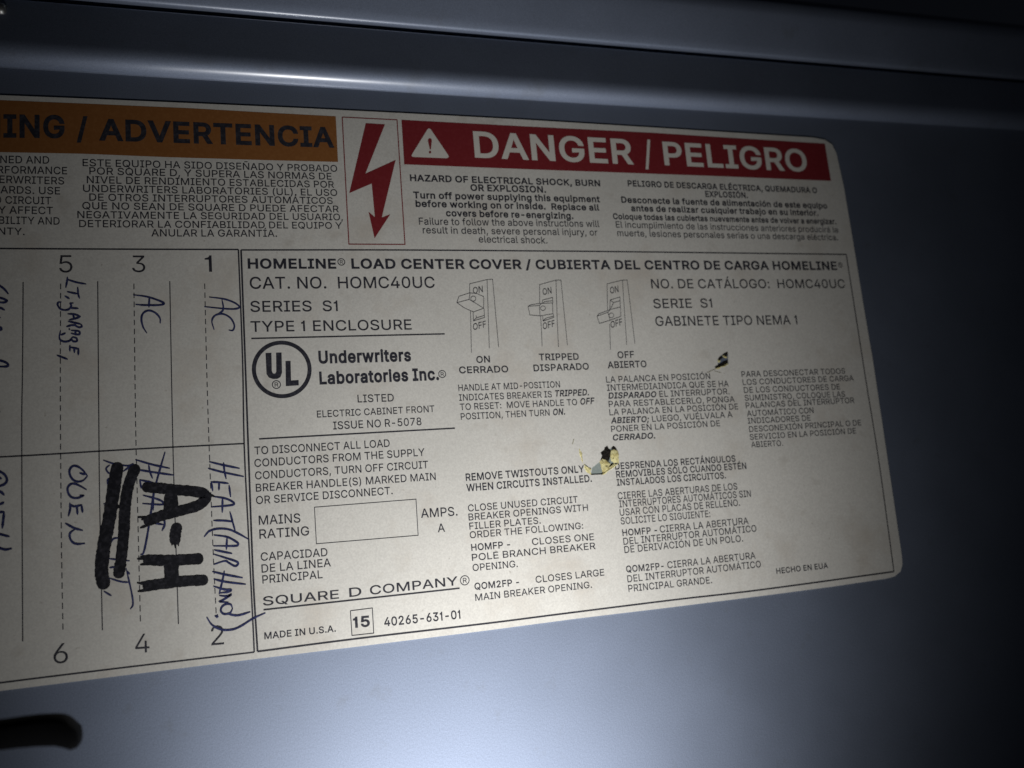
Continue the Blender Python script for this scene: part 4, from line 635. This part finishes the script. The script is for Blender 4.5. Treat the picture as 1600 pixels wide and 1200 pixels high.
plate = new_mesh('cover_plate', vs, fs, STEEL, cover)
bm = bmesh.new(); bm.from_mesh(plate.data)
for f_ in bm.faces: f_.smooth = True
for e in bm.edges:
    if len(e.link_faces) == 2 and e.calc_face_angle() > math.radians(14): e.smooth = False
bm.to_mesh(plate.data); bm.free()
so = plate.modifiers.new('gauge', 'SOLIDIFY'); so.thickness = 0.0012; so.offset = -1
# dark shape built as a black bar standing well off the plate, out of focus at the lower left; its stem returns to the plate beyond the view
CAMP = Vector((-0.29804, -200.74389, -65.65712))
STAND = 46.0
def lifted(p):
    v_ = Vector((p[0], 0.0, p[1])); q = CAMP + (v_-CAMP)*(1-STAND/200.74389); return (q.x, q.z)
LV = [lifted(p) for p in BAR_OUTLINE]; N = len(LV)
lcx = sum(p[0] for p in LV)/N; lcz = sum(p[1] for p in LV)/N
lv, lf = [], []
prof_l = [(0.35, 6.0), (0.85, 5.4), (1.0, 3.0), (0.97, 1.2), (0.86, 0.3), (0.6, 0.0)]
spine_z = lambda x: lcz + (x-lcx)*(-0.02)
for k_, h in prof_l:
    for x, z in LV:                                # round the bar over towards its own centre line
        zc = spine_z(x); xr = min(x, max(p[0] for p in LV)-2.2*(1-k_))
        lv.append((xr/1000, (-STAND+h)/1000, (zc+(z-zc)*k_)/1000))
for r_ in range(len(prof_l)-1):
    for i in range(N):
        j = (i+1) % N; lf.append((r_*N+i, r_*N+j, (r_+1)*N+j, (r_+1)*N+i))
lf.append(tuple(range(N-1, -1, -1))); lf.append(tuple((len(prof_l)-1)*N+i for i in range(N)))
b0 = len(lv); x0_ = min(p[0] for p in LV); za, zb = lcz-3.2, lcz+3.2
for y in (-STAND+0.5, 0.0):
    for x, z in ((x0_-7, za), (x0_+0.5, za), (x0_+0.5, zb), (x0_-7, zb)): lv.append((x/1000, y/1000, z/1000))
for i in range(4):
    j = (i+1) % 4; lf.append((b0+i, b0+j, b0+4+j, b0+4+i))
lf.append((b0+3, b0+2, b0+1, b0)); lf.append((b0+4, b0+5, b0+6, b0+7))
black_bar = new_mesh('black_bar', lv, lf, MATTE_BLACK, cover, True)
black_bar['label'] = 'black bar shape at the lower left, out of focus'
bm = bmesh.new(); bm.from_mesh(black_bar.data); bmesh.ops.recalc_face_normals(bm, faces=bm.faces[:]); bm.to_mesh(black_bar.data); bm.free()

trim = thing('steel_rail', 'narrow rolled blue grey steel rail above the cover behind a dark gap', 'rail')
tp = [(9.0, 58.75), (1.0, 58.65), (-2.6, 58.65), (-3.0, 58.9)]
bend(tp, 16.0, -34, -25, 6)
y_, z_ = tp[-1]; tp += [(y_-math.sin(math.radians(25))*k, z_+math.cos(math.radians(25))*k) for k in (1, 3, 6, 8.2)]
bend(tp, 5.5, -24, 80, 18)
y_, z_ = tp[-1]; tp += [(y_+12, z_+1.0)]
vs, fs = sweep(tp, -160, 420, 4)
rail = new_mesh('rail_strip', vs, fs, STEEL, trim, True)
so = rail.modifiers.new('gauge', 'SOLIDIFY'); so.thickness = 0.0012; so.offset = -1

hv, hf = [], []
for i, (x, r) in enumerate(((-100, 1.5), (-70, 1.5), (-48.6, 1.5), (-48.0, 1.35), (-47.6, 0.9))):
    for k in range(20):
        a = 2*math.pi*k/20; hv.append((x/1000, (-2.2 + r*math.cos(a))/1000, (54.4 + r*math.sin(a))/1000))
for i in range(4):
    for k in range(20): hf.append((i*20+k, i*20+(k+1) % 20, (i+1)*20+(k+1) % 20, (i+1)*20+k))
hf.append(tuple(80+k for k in range(20)))
hb = new_mesh('hinge_barrel', hv, hf, ZINC, None, True)
hb['label'] = 'small dull hinge barrel cut off by the top left corner of the view'; hb['category'] = 'hinge'
# ------------------------------------------------------------------ the label
lab = thing('warning_label', 'large cream bilingual safety label with orange and red banners stuck on the steel cover', 'label')
THK = 0.25
def slab(name, outline, holes, thick, material, parent, z0=0.02):
    s = Sheet(thick); s.tri_fill([outline]+holes)
    for lp in [outline]+holes:
        for i in range(len(lp)):
            a, b_ = lp[i-1], lp[i]; k = len(s.v)
            s.v += [(a[0]/1000, -thick/1000, a[1]/1000), (b_[0]/1000, -thick/1000, b_[1]/1000), (b_[0]/1000, -z0/1000, b_[1]/1000), (a[0]/1000, -z0/1000, a[1]/1000)]
            s.f.append((k, k+1, k+2, k+3))
    return s.build(name, material, parent)
slab('label_sheet', OUTLINE, [HOLE1, HOLE2], THK, PAPER, lab)
I1, I2, I3, I4 = THK+0.02, THK+0.04, THK+0.06, THK+0.085
s = Sheet(I1); s.tri_fill([ORANGE_BAND]); ob = s.build('warning_banner', ORANGE, lab, 'orange banner with black capitals')
s = Sheet(I1); s.tri_fill([RED_BAND]); rb = s.build('danger_banner', RED, lab, 'red banner with cream capitals')
s = Sheet(I2); s.tri_fill([TRI]); tri = s.build('alert_triangle', CREAM, rb)
s = Sheet(I3)
for p in BANG: s.tri_fill([p])
s.build('exclamation_mark', RED, rb)
s = Sheet(I1); s.ribbon(BOLTBOX+BOLTBOX[:1], 0.26, caps=False); bx = s.build('shock_symbol', RED, lab, 'red outlined box around a red lightning bolt')
s = Sheet(I1); s.tri_fill([BOLT]); s.build('lightning_bolt', RED, bx)
s = Sheet(I1)
for w_, p in DIRRULES: s.ribbon(spline(p, 4) if len(p) > 2 else p, w_, caps=False)
directory = s.build('circuit_directory', BLACK, lab, 'ruled circuit directory with numbered columns')
for w_, p in DASHES:
    s = Sheet(I1); q = spline(p, 30); acc = 0.0; seg = []; on, per = 1.30, 2.05
    tot = 0; prev = q[0]; cur = [q[0]]
    for pt in q[1:]:
        d_ = (pt-prev).length; steps = max(1, int(d_/0.05))
        for k in range(1, steps+1):
            r_ = prev.lerp(pt, k/steps); tot += d_/steps
            if tot % per < on: cur.append(r_)
            elif len(cur) > 1: s.ribbon([cur[0], cur[-1]], w_, caps=False); cur = []
            else: cur = []
        prev = pt
    s.build('dashed_rule', BLACK, directory)
s = Sheet(I1)
for k, (w_, p) in enumerate(PANELRULES): s.ribbon(spline(p, 6) if len(p) > 2 else p, w_, I1+0.001*(k % 2), caps=False)
panel = s.build('ruled_border', BLACK, lab)
s = Sheet(I1); s.ribbon(RATINGBOX+RATINGBOX[:1], 0.18, caps=False); s.build('rating_box', BLACK, lab)
s = Sheet(I1); s.ribbon(DATEBOX+DATEBOX[:1], 0.2, caps=False); s.build('number_box', BLACK, lab)
s = Sheet(I1); ring(s, RING[0], RING[1], RING[2], RING[3], 0.92, None, 96)
mark = s.build('certification_mark', BLACK, lab, 'round black certification mark with stepped capitals')
s = Sheet(I1)
for p in UL_LETTERS: s.tri_fill([p])
s.build('mark_lettering', BLACK, mark)
for r_ in REGM:
    s = Sheet(I1); reg_mark(s, *r_); s.build('registered_mark', BLACK, lab)
draws = []
names = ['breaker drawing with its handle up at on', 'breaker drawing with its handle at mid position', 'breaker drawing with its handle down at off']
for d_, label in zip(DRAW, names):
    s = Sheet(I1)
    for k, p in enumerate(d_): s.ribbon(p, 0.15, I1+0.0006*k, caps=False)
    draws.append(s.build('breaker_drawing', BLACK, lab, label))
PAR = {'': lab, 'warning_banner': ob, 'danger_banner': rb, 'circuit_directory': directory,
       'breaker_drawing0': draws[0], 'breaker_drawing1': draws[1], 'breaker_drawing2': draws[2]}
for name, label, par, lines in TEXT_BLOCKS:
    s = Sheet(I2 if par.endswith('banner') else I1+0.004)
    for ln in lines: set_text(s, ln)
    s.build(name, CREAM if par == 'danger_banner' else BLACK, PAR[par], label)
# handwriting: every stroke a hair above the one before
for label, strokes in PEN:
    s = Sheet(I3)
    for k, (w_, p) in enumerate(strokes): s.ribbon(spline(p), w_, I3+0.0008*k, taper=True, jitter=0.10)
    s.build('pen_note', PEN_INK, lab, label)
for label, strokes in MARKER:
    s = Sheet(I4)
    for k, (w_, p) in enumerate(strokes): s.ribbon(spline(p, 8), w_, I4+0.0008*k, jitter=0.07 if w_ > 1 else 0.2, taper=w_ < 1)
    s.build('marker_lettering', MARK_INK, lab, label)
for w_, p in CREASE:
    s = Sheet(I3); s.ribbon(spline(p), w_, I3, taper=True); s.build('scratch', CREASED, lab)
# torn spots: the label is really cut through; black patches paint in the dark of a puncture, curled paper stands around them
def crumple(name, polys, h0, h1, label='', parent=None, material=TORN):
    vs, fs = [], []
    for poly_ in polys:
        # fan of rings from rim to a lifted, jittered middle
        c_ = Vector((sum(p[0] for p in poly_)/len(poly_), sum(p[1] for p in poly_)/len(poly_)))
        dense = []
        for i in range(len(poly_)):
            a, b_ = Vector(poly_[i-1]), Vector(poly_[i])
            for k in range(3): dense.append(a.lerp(b_, k/3))
        n_ = len(dense); base = len(vs)
        for r_, fr in enumerate((1.0, 0.72, 0.4)):
            for p in dense:
                q = c_.lerp(p, fr) + Vector((random.uniform(-.05, .05), random.uniform(-.05, .05)))*(1 if r_ else 0.8)
                h = h0 + (h1-h0)*random.uniform(0.1, 1.0)*(0.4 if r_ == 0 else 1)
                vs.append((q.x/1000, -h/1000, q.y/1000))
        vs.append((c_.x/1000, -(h0+h1)/2000, c_.y/1000)); ci = len(vs)-1
        for r_ in range(2):
            for i in range(n_):
                j = (i+1) % n_
                fs.append((base+r_*n_+i, base+r_*n_+j, base+(r_+1)*n_+j, base+(r_+1)*n_+i))
        for i in range(n_): fs.append((base+2*n_+i, base+2*n_+(i+1) % n_, ci))
    o = new_mesh(name, vs, fs, material, parent, True)
    if label: o['label'] = label
    return o
t1 = crumple('torn_paper', FLAP1, 0.16, 0.48, 'large ragged yellow tear beside the twistouts wording', lab)
sb = Sheet(0.03); sb.tri_fill([HOLE1]); sb.build('bare_patch', BARE, t1)
crumple('hole_dark', [DARK1, DARK1B], 0.08, 0.30, '', t1, HOLE_DARK)
t2 = crumple('torn_paper', FLAP2, 0.16, 0.42, 'small dark pointed tear under the enclosure type wording', lab)
crumple('hole_dark', DARK2, 0.06, 0.24, '', t2, HOLE_DARK)
